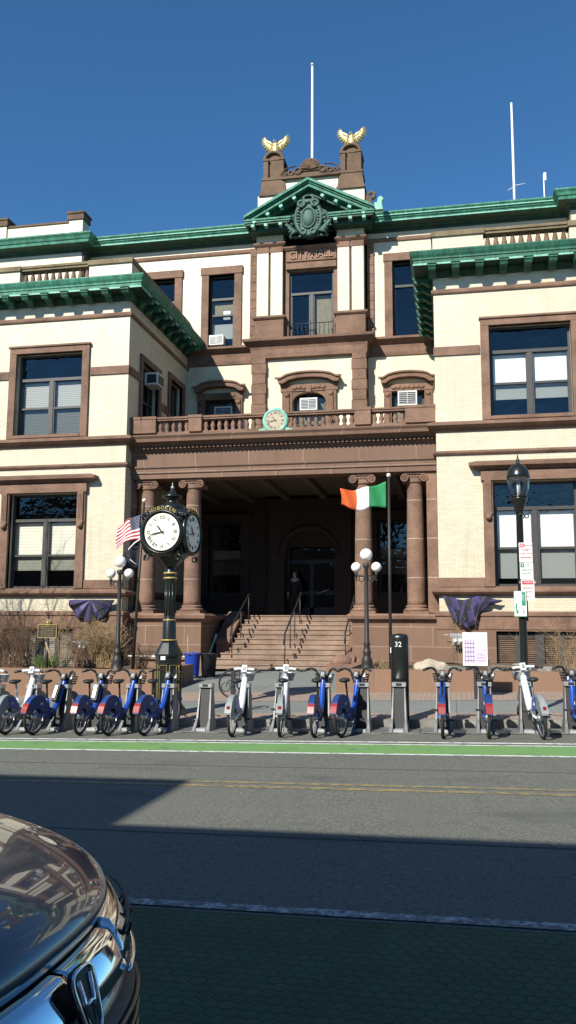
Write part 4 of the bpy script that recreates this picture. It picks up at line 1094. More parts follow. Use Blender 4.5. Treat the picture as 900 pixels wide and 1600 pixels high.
dial(t,-5.68,26.69,8.60,.33,M['stonepale'] if 'stonepale' in M else M['rock'],M['stonedark'],(10,43))
# ---- street clock ------------------------------------------------------
M['goldp']=plain('dull_gold_paint',(.42,.32,.10),.45,.3);M['dialf']=plain('ivory_dial',(.80,.79,.66),.35,var=.03)
SC=(-5.66,16.45);sz=sw(*SC)
t=thing('street_clock','tall black and gold four-faced street clock with HOBOKEN above its ivory dial','street clock',(SC[0],SC[1],sz))
rot=math.radians(-5)
def SM(extra=0):return Matrix.Translation((SC[0],SC[1],sz))@Matrix.Rotation(rot+extra,4,'Z')
q=MB();q.M=SM()
oct_=lambda r:[(r*math.cos(PI/8+k*PI/4)*1.08,r*math.sin(PI/8+k*PI/4)*1.08) for k in range(8)]
def octl(mb,prof):
    v=[];f=[]
    for r,z in prof:
        for a,b in oct_(r):v.append((a,b,z))
    for i in range(len(prof)-1):
        for k in range(8):f.append((i*8+k,i*8+(k+1)%8,(i+1)*8+(k+1)%8,(i+1)*8+k))
    f.append(tuple(range(8))[::-1]);f.append(tuple((len(prof)-1)*8+k for k in range(8)));mb.add(v,f)
octl(q,[(.34,0),(.34,.12),(.30,.16),(.255,.24),(.235,1.12),(.26,1.16),(.26,1.20),(.15,1.42),(.15,1.46)])
q.build('pedestal',M['black'],t)
q=MB();q.M=SM()
for k in range(8):
    a=k*PI/4;R3=Matrix.Rotation(a,4,'Z');q2=MB();q2.M=SM()@R3
    wv=.075
    for (x0,x1,z0,z1) in((-wv,-wv+.006,.32,.98),(wv-.006,wv,.32,.98),(-wv,wv,.314,.32),(-wv,wv,.98,.986)):
        q2.box(x0,x1,-.262,-.24,z0,z1)
    q.v+= [];b=len(q.v);q.v+=q2.v;q.f+=[[i+b for i in f] for f in q2.f];q.mi+=q2.mi;q.sm+=q2.sm
q.M=SM();q.lathe([(.155,1.46),(.17,1.475),(.155,1.49)],(0,0,0),20);q.lathe([(.125,1.86),(.14,1.875),(.125,1.89)],(0,0,0),20)
q.lathe([(.13,2.70),(.15,2.72),(.13,2.74)],(0,0,0),20);q.lathe([(.13,2.80),(.15,2.82),(.13,2.84)],(0,0,0),20)
q.build('gold_trim',M['goldp'],t)
q=MB();q.M=SM();q.box(-.05,.05,-.275,-.262,1.09,1.16);q.build('name_plate',M['white'],t)
q=MB();q.M=SM();q.lathe([(.15,1.46),(.14,1.5),(.13,1.85),(.11,1.9),(.10,2.0),(.098,2.66),(.13,2.7),(.12,2.78),(.13,2.86),(.10,2.9),(.12,2.98),(.25,3.12)],(0,0,0),20)
for k in range(10):
    a=2*PI*k/10;q.tube([(.1*math.cos(a),.1*math.sin(a),1.95),(.098*math.cos(a),.098*math.sin(a),2.62)],.016,5)
q.build('column',M['black'],t)
q=MB();q.M=SM()
octl(q,[(.14,2.98),(.30,3.14),(.42,3.22)])
# head: rounded body
dz=3.62
prof=[(-.42,-.28),(-.28,-.42),(.28,-.42),(.42,-.28),(.42,.22),(.33,.40),(.2,.5),(-.2,.5),(-.33,.40),(-.42,.22)]
q.prism([(a,dz+b) for a,b in prof],-.40,.40);q.prism([(a,dz+b) for a,b in prof],-.40,.40,axis='x')
for k in range(4):
    m=SM(k*PI/2);q.M=m
    q.lathe([(.46,0),(.46,.06),(.43,.10),(.41,.10),(.41,.02)],(0,-.40,dz),36,Matrix.Rotation(PI/2,3,'X'))
    q.prism([(.52*math.cos(a),dz+.52*math.sin(a)) for a in [PI*.22+PI*.56*i/12 for i in range(13)]],-.46,-.40)
    for s in(-1,1):
        q.torus((s*.36,-.47,dz+.33),.05,.014,seg=14);q.torus((s*.34,-.42,dz-.50),.05,.014,seg=14)
q.M=SM()
q.lathe([(.30,4.1),(.27,4.2),(.12,4.26),(.10,4.34),(.20,4.38),(.21,4.41),(.08,4.46),(.05,4.52),(.035,4.56)],(0,0,0),20)
q.build('head',M['black'],t)
q=MB();q.M=SM();q.ball((0,0,4.59),.035,10,8);q.tube([(0,0,4.60),(0,0,4.70)],[.02,.004],6);q.build('finial',M['galv'],t)
for k in range(4):
    m=SM(k*PI/2);c=m@Vector((0,-.452,dz))
    dial(t,c.x,c.y,c.z,.375,M['dialf'],M['blackm'],(10,43),rotz=rot+k*PI/2)
    q=MB()
    s_='HOBOKEN';ra=.485
    for i,ch in enumerate(s_):
        a=PI/2+(3-i)*.178
        mm=m@Matrix.Translation((ra*math.cos(a),-.468,dz+ra*math.sin(a)))@Matrix.Rotation(-(a-PI/2),4,'Y')@Matrix.Rotation(PI/2,4,'X')
        q.text(ch,.105,mm,.004)
    q.build('lettering',M['goldp'],t)
# ---- right lamp post with acorn lantern --------------------------------
LX,LY=1.25,16.45;lz=sw(LX,LY)
t=thing('street_lamp','tall black lamp post with single acorn lantern, carrying the parking signs','street lamp',(LX,LY,lz))
q=MB();q.lathe([(.16,0),(.16,.12),(.12,.2),(.11,.7),(.085,.8),(.075,1.0),(.062,3.9),(.075,3.92),(.07,3.97),(.055,3.99)],(LX,LY,lz),16);q.build('post',M['black'],t)
z=lz+3.7
q=MB();q.lathe([(.06,.0),(.08,.1),(.11,.2),(.14,.28),(.155,.32),(.14,.36)],(LX,LY,z),18)
q.torus((LX+.03,LY-.08,z-.02),.05,.012,seg=12);q.torus((LX+.13,LY-.04,z-.02),.035,.01,seg=12);q.build('collar',M['black'],t)
q=MB();q.lathe([(.14,.36),(.185,.5),(.205,.62),(.205,.74)],(LX,LY,z),22);q.build('lens',M['lamplens'] if 'lamplens' in M else M['lens'],t)
q=MB();q.lathe([(.215,.72),(.215,.76),(.19,.86),(.12,.96),(.04,1.0),(.03,1.04),(.04,1.07),(.02,1.1),(.005,1.18)],(LX,LY,z),22)
for k in range(6):
    a=k*PI/3+.2;q.tube([(LX+r*math.cos(a),LY+r*math.sin(a),z+h) for r,h in((.145,.36),(.19,.5),(.212,.62),(.212,.74))],.008,4)
q.torus((LX,LY,z+.36),.15,.015,Matrix.Rotation(PI/2,3,'X'));q.build('hood',M['black'],t)
q=MB();q.lathe([(.03,.34),(.035,.6),(.02,.66)],(LX,LY,z),10);q.build('bulb',M['wcloth'],t)
M['signw']=plain('sign_white',(.72,.72,.70),.45,var=.05);M['signr']=plain('sign_red',(.50,.04,.07),.45);M['signg']=plain('sign_green',(.02,.22,.13),.45);M['signp']=plain('sign_purple',(.42,.25,.50),.5);M['signp2']=plain('sign_lilac',(.62,.50,.70),.5)
def sign(x0,x1,z0,z1,y,name,label,items,rz=0,back='signw',cat='sign'):
    t=thing(name,label,cat,((x0+x1)/2,y,z0));c=((x0+x1)/2,y)
    Mx=Matrix.Translation((c[0],c[1],0))@Matrix.Rotation(rz,4,'Z')@Matrix.Translation((-c[0],-c[1],0))
    q=MB();q.M=Mx;q.box(x0,x1,y-.004,y+.004,z0,z1);q.build('panel',M[back],t,bevel=0)
    for it in items:
        q=MB();q.M=Mx
        if it[0]=='box':
            _,nm,mat,a,b,c_,d=it;W=x1-x0;H=z1-z0;q.box(x0+a*W,x0+b*W,y-.007,y-.005,z0+c_*H,z0+d*H)
        elif it[0]=='txt':
            _,nm,mat,txt,u,v,size=it;W=x1-x0;H=z1-z0
            q.M=None;q.text(txt,size,Mx@Matrix.Translation((x0+u*W,y-.0085,z0+v*H))@Matrix.Rotation(PI/2,4,'X'),.001)
        elif it[0]=='poly':
            _,nm,mat,pts=it;W=x1-x0;H=z1-z0;q.prism([(x0+a*W,z0+b*H) for a,b in pts],y-.007,y-.005)
        q.build(nm,M[mat],t)
    return t
sy=LY-.10;sx=LX+.085
def lines(col,v0,v1,n,size=.03,seed=0):
    r=random.Random(seed);out=[]
    for i in range(n):
        v=v0+(v1-v0)*(i/(max(1,n-1)));a=.12
        while a<.85:
            w=r.uniform(.08,.2);out.append(('box','printing',col,a,min(.88,a+w),v,v+.045));a+=w+.06
    return out
sign(sx-.12,sx+.12,3.07,3.44,sy,'parking_sign','red and white NO PARKING sign, topmost on the right lamp post',[('box','red_band','signr',.04,.42,.76,.96),('txt','lettering','signw','NO',.23,.86,.085),('txt','lettering','signr','PARKING',.70,.86,.034),('txt','lettering','signr','STREET',.5,.62,.05),('txt','lettering','signr','CLEANING',.5,.44,.045),('poly','arrow','signr',[(.1,.24),(.2,.31),(.2,.26),(.8,.26),(.8,.31),(.9,.24),(.8,.17),(.8,.22),(.2,.22),(.2,.17)])],.04)
sign(sx-.115,sx+.125,2.76,3.06,sy,'parking_sign','green and white parking sign, middle one of the three on the right lamp post',[('box','green_square','signg',.05,.33,.72,.97),('txt','lettering','signw','4',.19,.84,.07),('txt','lettering','signg','HR',.6,.87,.045),('txt','lettering','signg','PARKING',.5,.55,.045),('txt','lettering','signg','9AM-9PM',.5,.35,.04),('box','rule','signg',.08,.92,.18,.2)],.04)
sign(sx-.105,sx+.135,2.36,2.75,sy,'parking_sign','red and white NO PARKING sign, lowest of the three on the right lamp post',[('box','red_band','signr',.06,.94,.76,.95),('txt','lettering','signw','NO PARKING',.5,.855,.05),('txt','lettering','signr','RESIDENT',.5,.58,.045),('txt','lettering','signr','PERMIT',.5,.40,.05),('txt','lettering','signr','ONLY',.5,.18,.05)],.04)
sign(LX-.16,LX+.07,2.06,2.54,sy-.02,'direction_sign','white sign with green bent arrow on the right lamp post, under the parking signs',[('box','border','signg',.0,1,.98,1.0),('box','border','signg',0,1,0,.02),('box','border','signg',0,.03,.02,.98),('box','green_panel','signg',.62,.94,.42,.95),('box','white_panel','signw',.70,.86,.62,.86),('poly','arrow','signg',[(.16,.50),(.30,.52),(.22,.36),(.32,.22),(.40,.24),(.30,.10),(.12,.16),(.20,.2),(.10,.36)]),('poly','arrow','signg',[(.74,.34),(.80,.34),(.80,.2),(.86,.2),(.77,.12),(.68,.2),(.74,.2)])],-.25)
# stiffen: add thin mounting strap
q=MB();q.box(LX+.03,LX+.10,LY-.03,LY+.03,1.98,2.42);tag(q.build('sign_bracket',M['bark']),'weathered brown bracket behind the bent arrow sign','bracket')
# historical marker
t=thing('historical_marker','gold lettered dark plaque with a round crest on a post in the left planter','plaque',(-10.6,21,.6))
q=MB();q.tube([(-10.6,21,.5),(-10.6,21,1.55)],.045,8);q.build('post',M['iron'],t)
q=MB();q.box(-10.87,-10.33,20.97,21.03,1.53,1.88);q.prism([(-10.6+.1*math.cos(a),1.88+.1*math.sin(a)) for a in [PI*i/10 for i in range(11)]],20.97,21.03);pp=q.build('plaque',M['iron'],t)
q=MB()
for a,b,c,d in((-10.87,-10.33,1.53,1.545),(-10.87,-10.33,1.865,1.88),(-10.87,-10.855,1.545,1.865),(-10.345,-10.33,1.545,1.865)):q.box(a,b,20.955,20.97,c,d)
q.torus((-10.6,20.965,1.93),.07,.012,seg=18);q.ball((-10.6,20.96,1.93),.04,10,6,sy=.4);q.build('border',M['goldp'],pp)
q=MB();rr=random.Random(3)
q.text('HOBOKEN CITY HALL',.045,Matrix.Translation((-10.6,20.965,1.82))@Matrix.Rotation(PI/2,4,'X'),.002)
for k,txt in enumerate(('BUILT 1883 AS THE SEAT','OF CITY GOVERNMENT','ENLARGED IN 1911 WITH','NEW WINGS AND ENTRY','PLACED ON REGISTERS')):q.text(txt,.032,Matrix.Translation((-10.6,20.965,1.77-k*.045))@Matrix.Rotation(PI/2,4,'X'),.002)
q.build('lettering',M['goldp'],pp)
# bike share map board
items=[('box','map','signp2',.04,.52,.08,.80),('box','map','signp2',.52,.96,.08,.42)]
for k in range(5):items.append(('box','streets','signp',.08,.50,.14+k*.13,.155+k*.13))
for k in range(4):items.append(('box','streets','signp',.10+k*.11,.115+k*.11,.10,.78))
for k in range(3):items.append(('box','streets','signp',.56,.92,.14+k*.09,.152+k*.09))
items.append(('txt','lettering','signp','city hall',.74,.48,.07))
t=sign(.16,.68,1.04,1.75,18.9,'map_board','white and lilac street map board on a dark post in front of the right planter',items,.0,cat='board')
q=MB();q.box(.38,.46,18.91,18.98,.25,1.3);q.build('post',M['blackm'],t)
# bins with tools
bx,by=-7.72,24.6;bz=sw(bx,by)
M['blueb']=plain('blue_plastic',(.02,.06,.42),.4)
t=thing('trash_bin','round blue rubbish bin at the foot of the left porch pedestal','bin',(bx,by,bz))
q=MB();q.lathe([(.19,.06),(.20,.08),(.235,.66),(.25,.68),(.25,.74),(.225,.74),(.2,.1),(.01,.1)],(bx,by,bz),24);q.build('bucket',M['blueb'],t)
q=MB()
for k in range(4):q.ball((bx+.15*math.cos(k*PI/2+.4),by+.15*math.sin(k*PI/2+.4),bz+.035),.035,8,6)
q.build('caster',M['blackm'],t)
q=MB()
for k in range(16):
    a=k*.39;q.ball((bx+.22*math.cos(a),by+.22*math.sin(a),bz+.70),.04+.02*random.random(),7,5,sz=.7)
q.build('bin_liner',M['blackm'],t)
q=MB();q.tube([(bx-.1,by,bz+.15),(bx-.16,by,bz+1.25)],.017,6);tag(q.build('broom_handle',M['wood'] if 'wood' in M else M['tan']),'pale wooden broom handle sticking straight up out of the blue bin','broom')
q=MB();q.lathe([(.2,.03),(.25,.7),(.27,.72),(.24,.72),(.2,.1),(.01,.1)],(bx+.42,by+.3,bz),20);tag(q.build('trash_bin',M['blackm']),'dark bin half hidden behind the blue rubbish bin','bin')
q=MB();q.tube([(bx+.33,by+.2,bz+.3),(bx+.62,by+.25,bz+1.18)],.02,6);q.tube([(bx+.60,by+.25,bz+1.12),(bx+.66,by+.25,bz+1.3)],.028,6);tag(q.build('mop_handle',M['mint']),'pale green mop handle leaning right out of the dark bin','mop')
# electric meters
def meters(x,y,z,label):
    t=thing('electric_meter',label,'meter box',(x,y,z))
    q=MB();q.box(x-.2,x+.25,y-.12,y,z+.32,z+.42);q.box(x-.14,x+.18,y-.1,y,z+.1,z+.32);q.build('meter_case',M['galv'],t)
    for s in(-.06,.1):
        q=MB();q.lathe([(.06,0),(.06,.06),(.01,.08)],(x+s,y-.1,z+.2),12,Matrix.Rotation(PI/2,3,'X'));q.build('meter_dial',M['white'],t)
    q=MB();q.tube([(x+.22,y-.05,z+.35),(x+.22,y-.05,z-.7)],.025,6);q.tube([(x-.2,y-.05,z+.36),(x-.4,y-.02,z+.38)],.018,6);q.build('conduit',M['galv'],t)
meters(-11.95,26.2,.95,'grey double electric meter with a conduit on the left base wall');meters(.06,26.2,1.25,'grey double electric meter on the right base wall, partly behind the map board')
# a pipe along left pedestal
q=MB();q.tube([(-10.6,26.75,.86),(-8.25,26.75,.86)],.03,8);tag(q.build('drain_pipe',M['white']),'thin white pipe running level along the left porch pedestal','pipe')
# bunting
def bunt(name,cx,z,w,h,label,twist=0):
    n=40;m_=10;q=MB();v=[]
    for j in range(m_+1):
        for i in range(n+1):
            u=-1+2*i/n;r=j/m_
            ang=u*PI/2*.98
            # fan: from straight top edge to half-oval hem
            sag_=1-.10*abs(math.sin(u*PI*2.5));ex,ez=math.sin(ang)*w*(1 if abs(u)>.5 else 1),-math.cos(ang)**1.3*h*sag_
            x=cx+ex*r; zz=z+ez*r
            if twist:
                x=cx+u*w*(1-.25*r*(1 if u<0 else .2))+.1*r;zz=z+.06*math.sin(u*5)-r*(h*(1-.9*max(0,u)**.7)*(.55+.45*math.cos(u*1.2+.6)))
            y=26.30+.055*math.cos(i*PI/4)*r+(-.05)*math.sin(r*PI)
            v.append((x,y,zz))
    q.v+=[Vector(p) for p in v]
    for j in range(m_):
        for i in range(n):
            a=j*(n+1)+i;q.f.append([a,a+1,a+n+2,a+n+1]);q.sm.append(True)
            if twist:q.mi.append(1 if (i//5+j//4)%3==1 else (2 if (i+j)%7<2 else 0))
            else:q.mi.append(0 if (i//4)%2 else (1 if j>5 else 2) if (i//8)%2 else 1)
    o=q.build(name,[M['blackc'],M['purple'],M['lilac']] if not twist else [M['blackc'],M['purple'],M['purple']],fixn=False,solid=.008);tag(o,label,'bunting')
bunt('bunting',-11.78,2.70,.80,.80,'pleated purple and black fan bunting hung flat under the left wing')
bunt('bunting',.52,2.74,.86,.88,'torn purple and black bunting sagging and twisted under the right wing',1)
# air conditioners
def ac(x,y,z,label,w=.62,h=.42,xf=None):
    t=thing('air_conditioner',label,'air conditioner',(x,y,z))
    q=MB();q.box(x-w/2,x+w/2,y-.28,y+.2,z,z+h);q.build('case',M['whitefr'],t)
    q=MB();q.box(x-w/2+.05,x+w/2-.05,y-.287,y-.281,z+.05,z+h-.05);g=q.build('grille',M['blackm'],t)
    q=MB()
    for k in range(7):zz=z+.07+k*(h-.14)/6;q.box(x-w/2+.05,x+w/2-.05,y-.292,y-.288,zz,zz+.018)
    q.box(x-.01,x+.01,y-.293,y-.2885,z+.05,z+h-.05);q.build('slat',M['galv'],g)
ac(-9.55,33.15,13.52,'white air conditioner in the third floor window with the paper notice')
ac(-5.55,32.7,10.42,'white air conditioner in the arched window behind the balcony clock',.7,.5);ac(-1.65,33.15,10.55,'large white air conditioner in the hooded window at the right end of the porch roof',.75,.6);ac(-9.2,33.15,10.35,'white air conditioner in the shaded hooded window at the left end of the porch roof',.75,.5)
def acside(y,z,label):
    x=XL;t=thing('air_conditioner',label,'air conditioner',(x,y,z))
    q=MB();q.box(x-.1,x+.4,y-.35,y+.35,z,z+.45);q.build('case',M['whitefr'],t)
    q=MB();q.box(x+.401,x+.406,y-.3,y+.3,z+.05,z+.4);q.box(x,x+.35,y-.356,y-.351,z+.06,z+.38);q.build('grille',M['blackm'],t)
acside(28.65,10.55,'white air conditioner sticking out of the left wing side window, beside the big cornice')
# rack ring
RX,RY=-4.42,16.85;rz_=sw(RX,RY)
t=thing('bike_rack','black round bicycle rack with a small bicycle emblem inside its ring','bike rack',(RX,RY,rz_))
q=MB();q.box(RX-.04,RX+.04,RY-.04,RY+.04,rz_,rz_+.86);q.box(RX-.09,RX+.09,RY-.09,RY+.09,rz_,rz_+.05);q.build('post',M['iron'],t)
q=MB();q.torus((RX-.02,RY,rz_+.56),.27,.02,seg=28);q.build('ring',M['iron'],t)
q=MB()
for dx in(-.14,.13):q.torus((RX+dx,RY-.05,rz_+.50),.09,.009,seg=18)
q.tube([(RX-.14,RY-.05,rz_+.5),(RX-.08,RY-.05,rz_+.64),(RX+.08,RY-.05,rz_+.62),(RX,RY-.05,rz_+.5),(RX-.08,RY-.05,rz_+.64)],.009,5);q.tube([(RX+.13,RY-.05,rz_+.5),(RX+.07,RY-.05,rz_+.68)],.009,5);q.build('bicycle_emblem',M['iron'],t)
# ================================================================== BIKES
M['bblue']=plain('blue_bike_paint',(.012,.06,.33),.3,var=.06,coat=.4);M['bdark']=plain('dark_blue_skirt',(.012,.04,.16),.45)
M['bwhite']=plain('pearl_bike_paint',(.66,.69,.70),.3,var=.04,coat=.4);M['bgrey']=plain('grey_bike_plastic',(.22,.235,.24),.5)
M['tyre']=plain('tyre_rubber',(.018,.018,.018),.8);M['refl']=plain('red_reflector',(.24,.016,.018),.3);M['rimm']=plain('alloy_rim',(.45,.46,.47),.35,.8)
def make_bike(kind):
    t=thing('bicycle','x','bicycle',(0,0,0),'share bikes in the docks')
    white=kind=='white'
    fm=M['bwhite'] if white else M['bblue']
    def wheel(y):
        q=MB();r=Matrix.Rotation(PI/2,3,'Z')
        q.torus((0,y,.335),.285,.014,r,seg=32,sec=6)
        for k in range(14):
            a=2*PI*k/14;q.tube([(.03*(-1)**k,y,.335),(0,y+.28*math.cos(a),.335+.28*math.sin(a))],.0035,3,False)
        q.lathe([(.02,-.06),(.055,-.05),(.055,.05),(.02,.06)],(0,y,.335),12,Matrix.Rotation(PI/2,3,'Y'));w=q.build('wheel',M['rimm'],t)
        q=MB();q.torus((0,y,.335),.312,.026,r,seg=36,sec=8);q.build('tyre',M['tyre'],w)
    wheel(0);wheel(1.13)
    def fender(y,a0,a1,ri,ro,w,name,mat):
        q=MB();n=14;p=[]
        for i in range(n+1):
            a=a0+(a1-a0)*i/n;p.append((y+ro*math.cos(a),.335+ro*math.sin(a)))
        p2=[(y+ri*math.cos(a0+(a1-a0)*i/n),.335+ri*math.sin(a0+(a1-a0)*i/n)) for i in range(n,-1,-1)]
        for s in(-1,1):q.prism(p+p2,s*w/2,s*(w/2-.008),axis='x')
        for i in range(n):
            (ya,za),(yb,zb)=p[i],p[i+1];q.quad((-w/2,ya,za),(w/2,ya,za),(w/2,yb,zb),(-w/2,yb,zb))
        return q.build(name,mat,t)
    f=fender(0,.15,2.95,.14,.37,.105,'rear_fender',M['bdark'] if not white else M['bgrey'])
    if white:
        q=MB()
        for s in(-1,1):q.prism([(.33*math.cos(a),.335+.33*math.sin(a)) for a in [.25+1.5*i/8 for i in range(9)]]+[(.02,.46)],s*.054,s*.058,axis='x')
        q.build('fender_skirt',M['bblue'],t)
    for s in(-1,1):
        q=MB();q.text('citi',.085,Matrix.Translation((s*.060,.10,.55))@Matrix.Rotation(s*PI/2,4,'Z')@Matrix.Rotation(PI/2,4,'X'),.001);q.build('logo',M['white'],f)
    q=MB()
    a0=2.35;q.prism([(.38*math.cos(a),.335+.38*math.sin(a)) for a in (2.45,2.6,2.75,2.9)]+[(.30*math.cos(a),.335+.30*math.sin(a)) for a in (2.9,2.7,2.45)],-.056,.056,axis='x');q.build('tail_panel',M['refl'] if not white else M['bgrey'],t)
    if white:
        q=MB();q.box(-.025,.025,-.355,-.335,.49,.54);q.build('tail_light',M['refl'],t)
    fender(1.13,.5,2.3,.27,.365,.085,'front_fender',M['bgrey'] if white else M['bdark'])
    q=MB();R=.06 if white else .048
    q.tube([(0,.42,.36),(0,.58,.36),(0,.72,.50),(0,.90,.88),(0,.915,.95)],[R*.8,R*1.1,R*1.05,R,R*.8],10)
    q.tube([(0,.45,.36),(0,.35,.62)],.035,8)
    for s in(-1,1):q.tube([(s*.03,.42,.38),(s*.07,.2,.35),(s*.065,0,.335)],.018,6)
    q.build('frame',fm,t)
    q=MB()
    for s in(-1,1):q.tube([(s*.16,.86,1.06),(s*.09,.99,1.0),(s*.03,1.0,.88),(s*.03,.95,.78)],.006,4)
    q.build('brake_cable',M['blackm'],t)
    q=MB();q.tube([(0,.36,.6),(0,.30,.90)],.018,8);q.build('seat_post',M['silver'] if white else M['blackm'],t)
    q=MB();q.ball((0,.24,.925),.1,14,8,sx=.95,sy=1.25,sz=.42);q.ball((0,.38,.93),.05,10,6,sx=.7,sy=2.0,sz=.6);q.build('saddle',M['blackm'],t)
    q=MB();q.lathe([(.02,-.06),(.115,-.045),(.12,0),(.115,.045),(.02,.06)],(0,.46,.33),16,Matrix.Rotation(PI/2,3,'Y'),sy=1);q.box(-.045,.045,.25,.5,.28,.38)
    q.build('chain_case',M['bdark'] if not white else M['bgrey'],t)
    q=MB()
    for s in(-1,1):q.tube([(s*.07,.46,.33),(s*.085,.46+s*.14,.33-s*.09)],.012,6);q.box(s*.09-(.0 if s>0 else .1),s*.09+(.1 if s>0 else .0),.41+s*.14,.51+s*.14,.31-s*.09,.34-s*.09)
    q.build('pedal',M['blackm'],t)
    q=MB()
    for s in(-1,1):q.tube([(s*.035,.93,.86),(s*.06,.99,.66),(s*.055,1.13,.335)],.018,7)
    q.tube([(0,.915,.93),(0,.93,.84)],.035,8);q.build('fork',M['bgrey'] if white else M['blackm'],t)
    # bars
    q=MB()
    if white:
        q.tube([(-.20,.84,1.09),(-.1,.88,1.10),(0,.90,1.09),(.1,.88,1.10),(.20,.84,1.09)],.024,8);q.tube([(0,.915,.93),(0,.89,1.09)],.035,8)
    else:
        q.tube([(-.27,.76,1.07),(-.2,.82,1.10),(-.13,.88,1.07),(-.09,.90,.98),(0,.91,.96),(.09,.90,.98),(.13,.88,1.07),(.2,.82,1.10),(.27,.76,1.07)],.019,8);q.tube([(0,.915,.92),(0,.91,.98)],.03,8)
    hb=q.build('handlebar',M['bwhite'] if white else M['blackm'],t)
    for s in(-1,1):
        q=MB();q.tube([(s*.2,.835,1.09),(s*.3,.74,1.075)] if white else [(s*.23,.79,1.09),(s*.32,.71,1.06)],.023,8);q.build('grip',M['blackm'],hb)
    q=MB();q.rbox((0,.865,1.10 if white else .99),(.09,.05,.13),Matrix.Rotation(-.5,3,'X'));q.build('console',M['white'] if white else M['blackm'],hb)
    q=MB();q.rbox((0,.835,1.115 if white else 1.0),(.055,.012,.07),Matrix.Rotation(-.5,3,'X'));q.build('screen',M['bgrey'],hb)
    # front basket
    q=MB();zt=1.02 if white else .98
    n=16
    prof=[];
    def ringp(sx_,sy_,z):return [(sx_*math.cos(2*PI*k/n),1.06+sy_*math.sin(2*PI*k/n),z) for k in range(n)]
    v=ringp(.17,.13,zt)+ringp(.13,.10,zt-.14)+ringp(.10,.07,zt-.15)
    fs=[(k,(k+1)%n,n+(k+1)%n,n+k) for k in range(n)]+[(n+k,n+(k+1)%n,2*n+(k+1)%n,2*n+k) for k in range(n)]+[tuple(range(2*n,3*n))]
    if white:q.add(v,fs,True)
    else:
        for k in range(4):q.tube([(x*(1-.06*k),1.06+(y-1.06)*(1-.06*k),zt-.045*k) for x,y,z in ringp(.17,.12,0)+[ringp(.17,.12,0)[0]]],.009,5)
        for k in range(0,n,2):q.tube([v[k],v[n+k]],.007,4)
        q.rbox((0,.95,zt-.07),(.2,.03,.12))
    q.build('basket',M['galv'] if white else M['blackm'],t)
    if not white:
        q=MB();q.rbox((-.03,.955,.90),(.06,.05,.06));q.rbox((.12,.93,.98),(.05,.04,.07));q.build('headlamp',M['white'],t)
    if kind=='battery':
        q=MB();q.rbox((-.02,.70,.70),(.11,.10,.34),Matrix.Rotation(-.42,3,'X'));bb=q.build('battery_case',M['blackm'],t)
        q=MB();q.rbox((-.02,.635,.72),(.06,.01,.24),Matrix.Rotation(-.42,3,'X'));q.build('white_label',M['white'],bb)
    return t
protos={k:make_bike(k) for k in('blue','white','battery')}
bpy.context.view_layer.update()
maps={k:kidmap_of(p) for k,p in protos.items()}
M['galv2']=plain('dull_steel',(.20,.205,.205),.5,.5,.25)
def make_dock():
    t=thing('bike_dock','x','bike dock',(0,0,0),'bike docks along the kerb')
    q=MB();q.box(-.36,.36,-.32,.42,.0,.018);q.build('base_plate',M['galv2'],t)
    q=MB()
    for s in(-1,1):
        q.add([(s*.165,-.30,.018),(s*.10,-.30,.018),(s*.10,.22,.018),(s*.165,.22,.018),(s*.132,-.12,.22),(s*.10,-.12,.22),(s*.10,.2,.22),(s*.132,.2,.22),
               (s*.108,.0,.76),(s*.093,.0,.76),(s*.093,.17,.80),(s*.108,.17,.80)],
              [(0,1,2,3),(0,4,5,1),(1,5,6,2),(2,6,7,3),(3,7,4,0),(4,8,9,5),(5,9,10,6),(6,10,11,7),(7,11,8,4),(8,11,10,9)])
    q.build('side_plate',M['galv2'],t)
    q=MB();q.prism([(-.10,.02),(.02,.795),(.17,.815),(.28,.02)],-.0935,.0935,axis='x');q.build('dock_body',M['blackm'],t)
    q=MB();q.box(-.12,.12,-.03,.18,.77,.84);h=q.build('dock_head',M['silver'],t)
    q=MB();q.box(-.05,.05,-.036,-.031,.785,.83);q.build('key_slot',M['blackm'],h)
    q=MB();q.box(-.085,.085,-.28,-.08,.018,.06);q.build('wheel_channel',M['galv'],t)
    return t
dock=make_dock();bpy.context.view_layer.update();dmap=kidmap_of(dock)
# x at the rear wheel contact, kind, yaw (deg), steer-independent
bikes=[(-8.55,'white',0,'white bike almost wholly cut off by the left edge of the picture'),
(-7.60,'white',-2,'grey white bike with blue skirt at the left edge, first complete one of the row'),
(-6.88,'battery',3,'blue bike with a black basket and black battery, right of the leftmost white bike'),
(-6.05,'battery',-1,'blue bike with black battery, just left of the two under the clock'),
(-5.52,'blue',-3,'plain blue bike immediately left of the street clock foot'),
(-4.88,'blue',-3,'plain blue bike in front of the street clock foot, left of the empty dock'),
(-3.75,'white',2,'white bike right of the empty dock, below the stairs'),
(-3.00,'white',5,'white bike seen from behind in front of the round bike rack'),
(-2.42,'blue',1,'blue bike seen from behind, right of the two middle white bikes'),
(-1.98,'blue',-4,'blue bike with visible saddle left of the black pylon numbered 32'),
(-.22,'blue',3,'blue bike edge on, first one right of the black pylon'),
(.52,'blue',4,'blue bike edge on under the lilac map board'),
(1.46,'white',11,'white bike with blue skirt beside the right lamp post'),
(2.15,'blue',3,'blue bike cut off at the right edge of the row')]
DX=[-8.76, -7.99, -7.36, -6.64, -5.95, -5.25, -4.53, -3.82, -3.1, -2.34, -1.64, -0.99, -0.23, 0.48, 1.19, 1.92]
DI=[0,1,2,3,4,5,7,8,9,10,12,13,14,15]
used=set()
KEEP={}
RX_=[-8.78, -8.02, -7.48, -6.59, -6.04, -5.38, -3.79, -2.96, -2.36, -1.9, -0.23, 0.5, 1.35, 1.92]
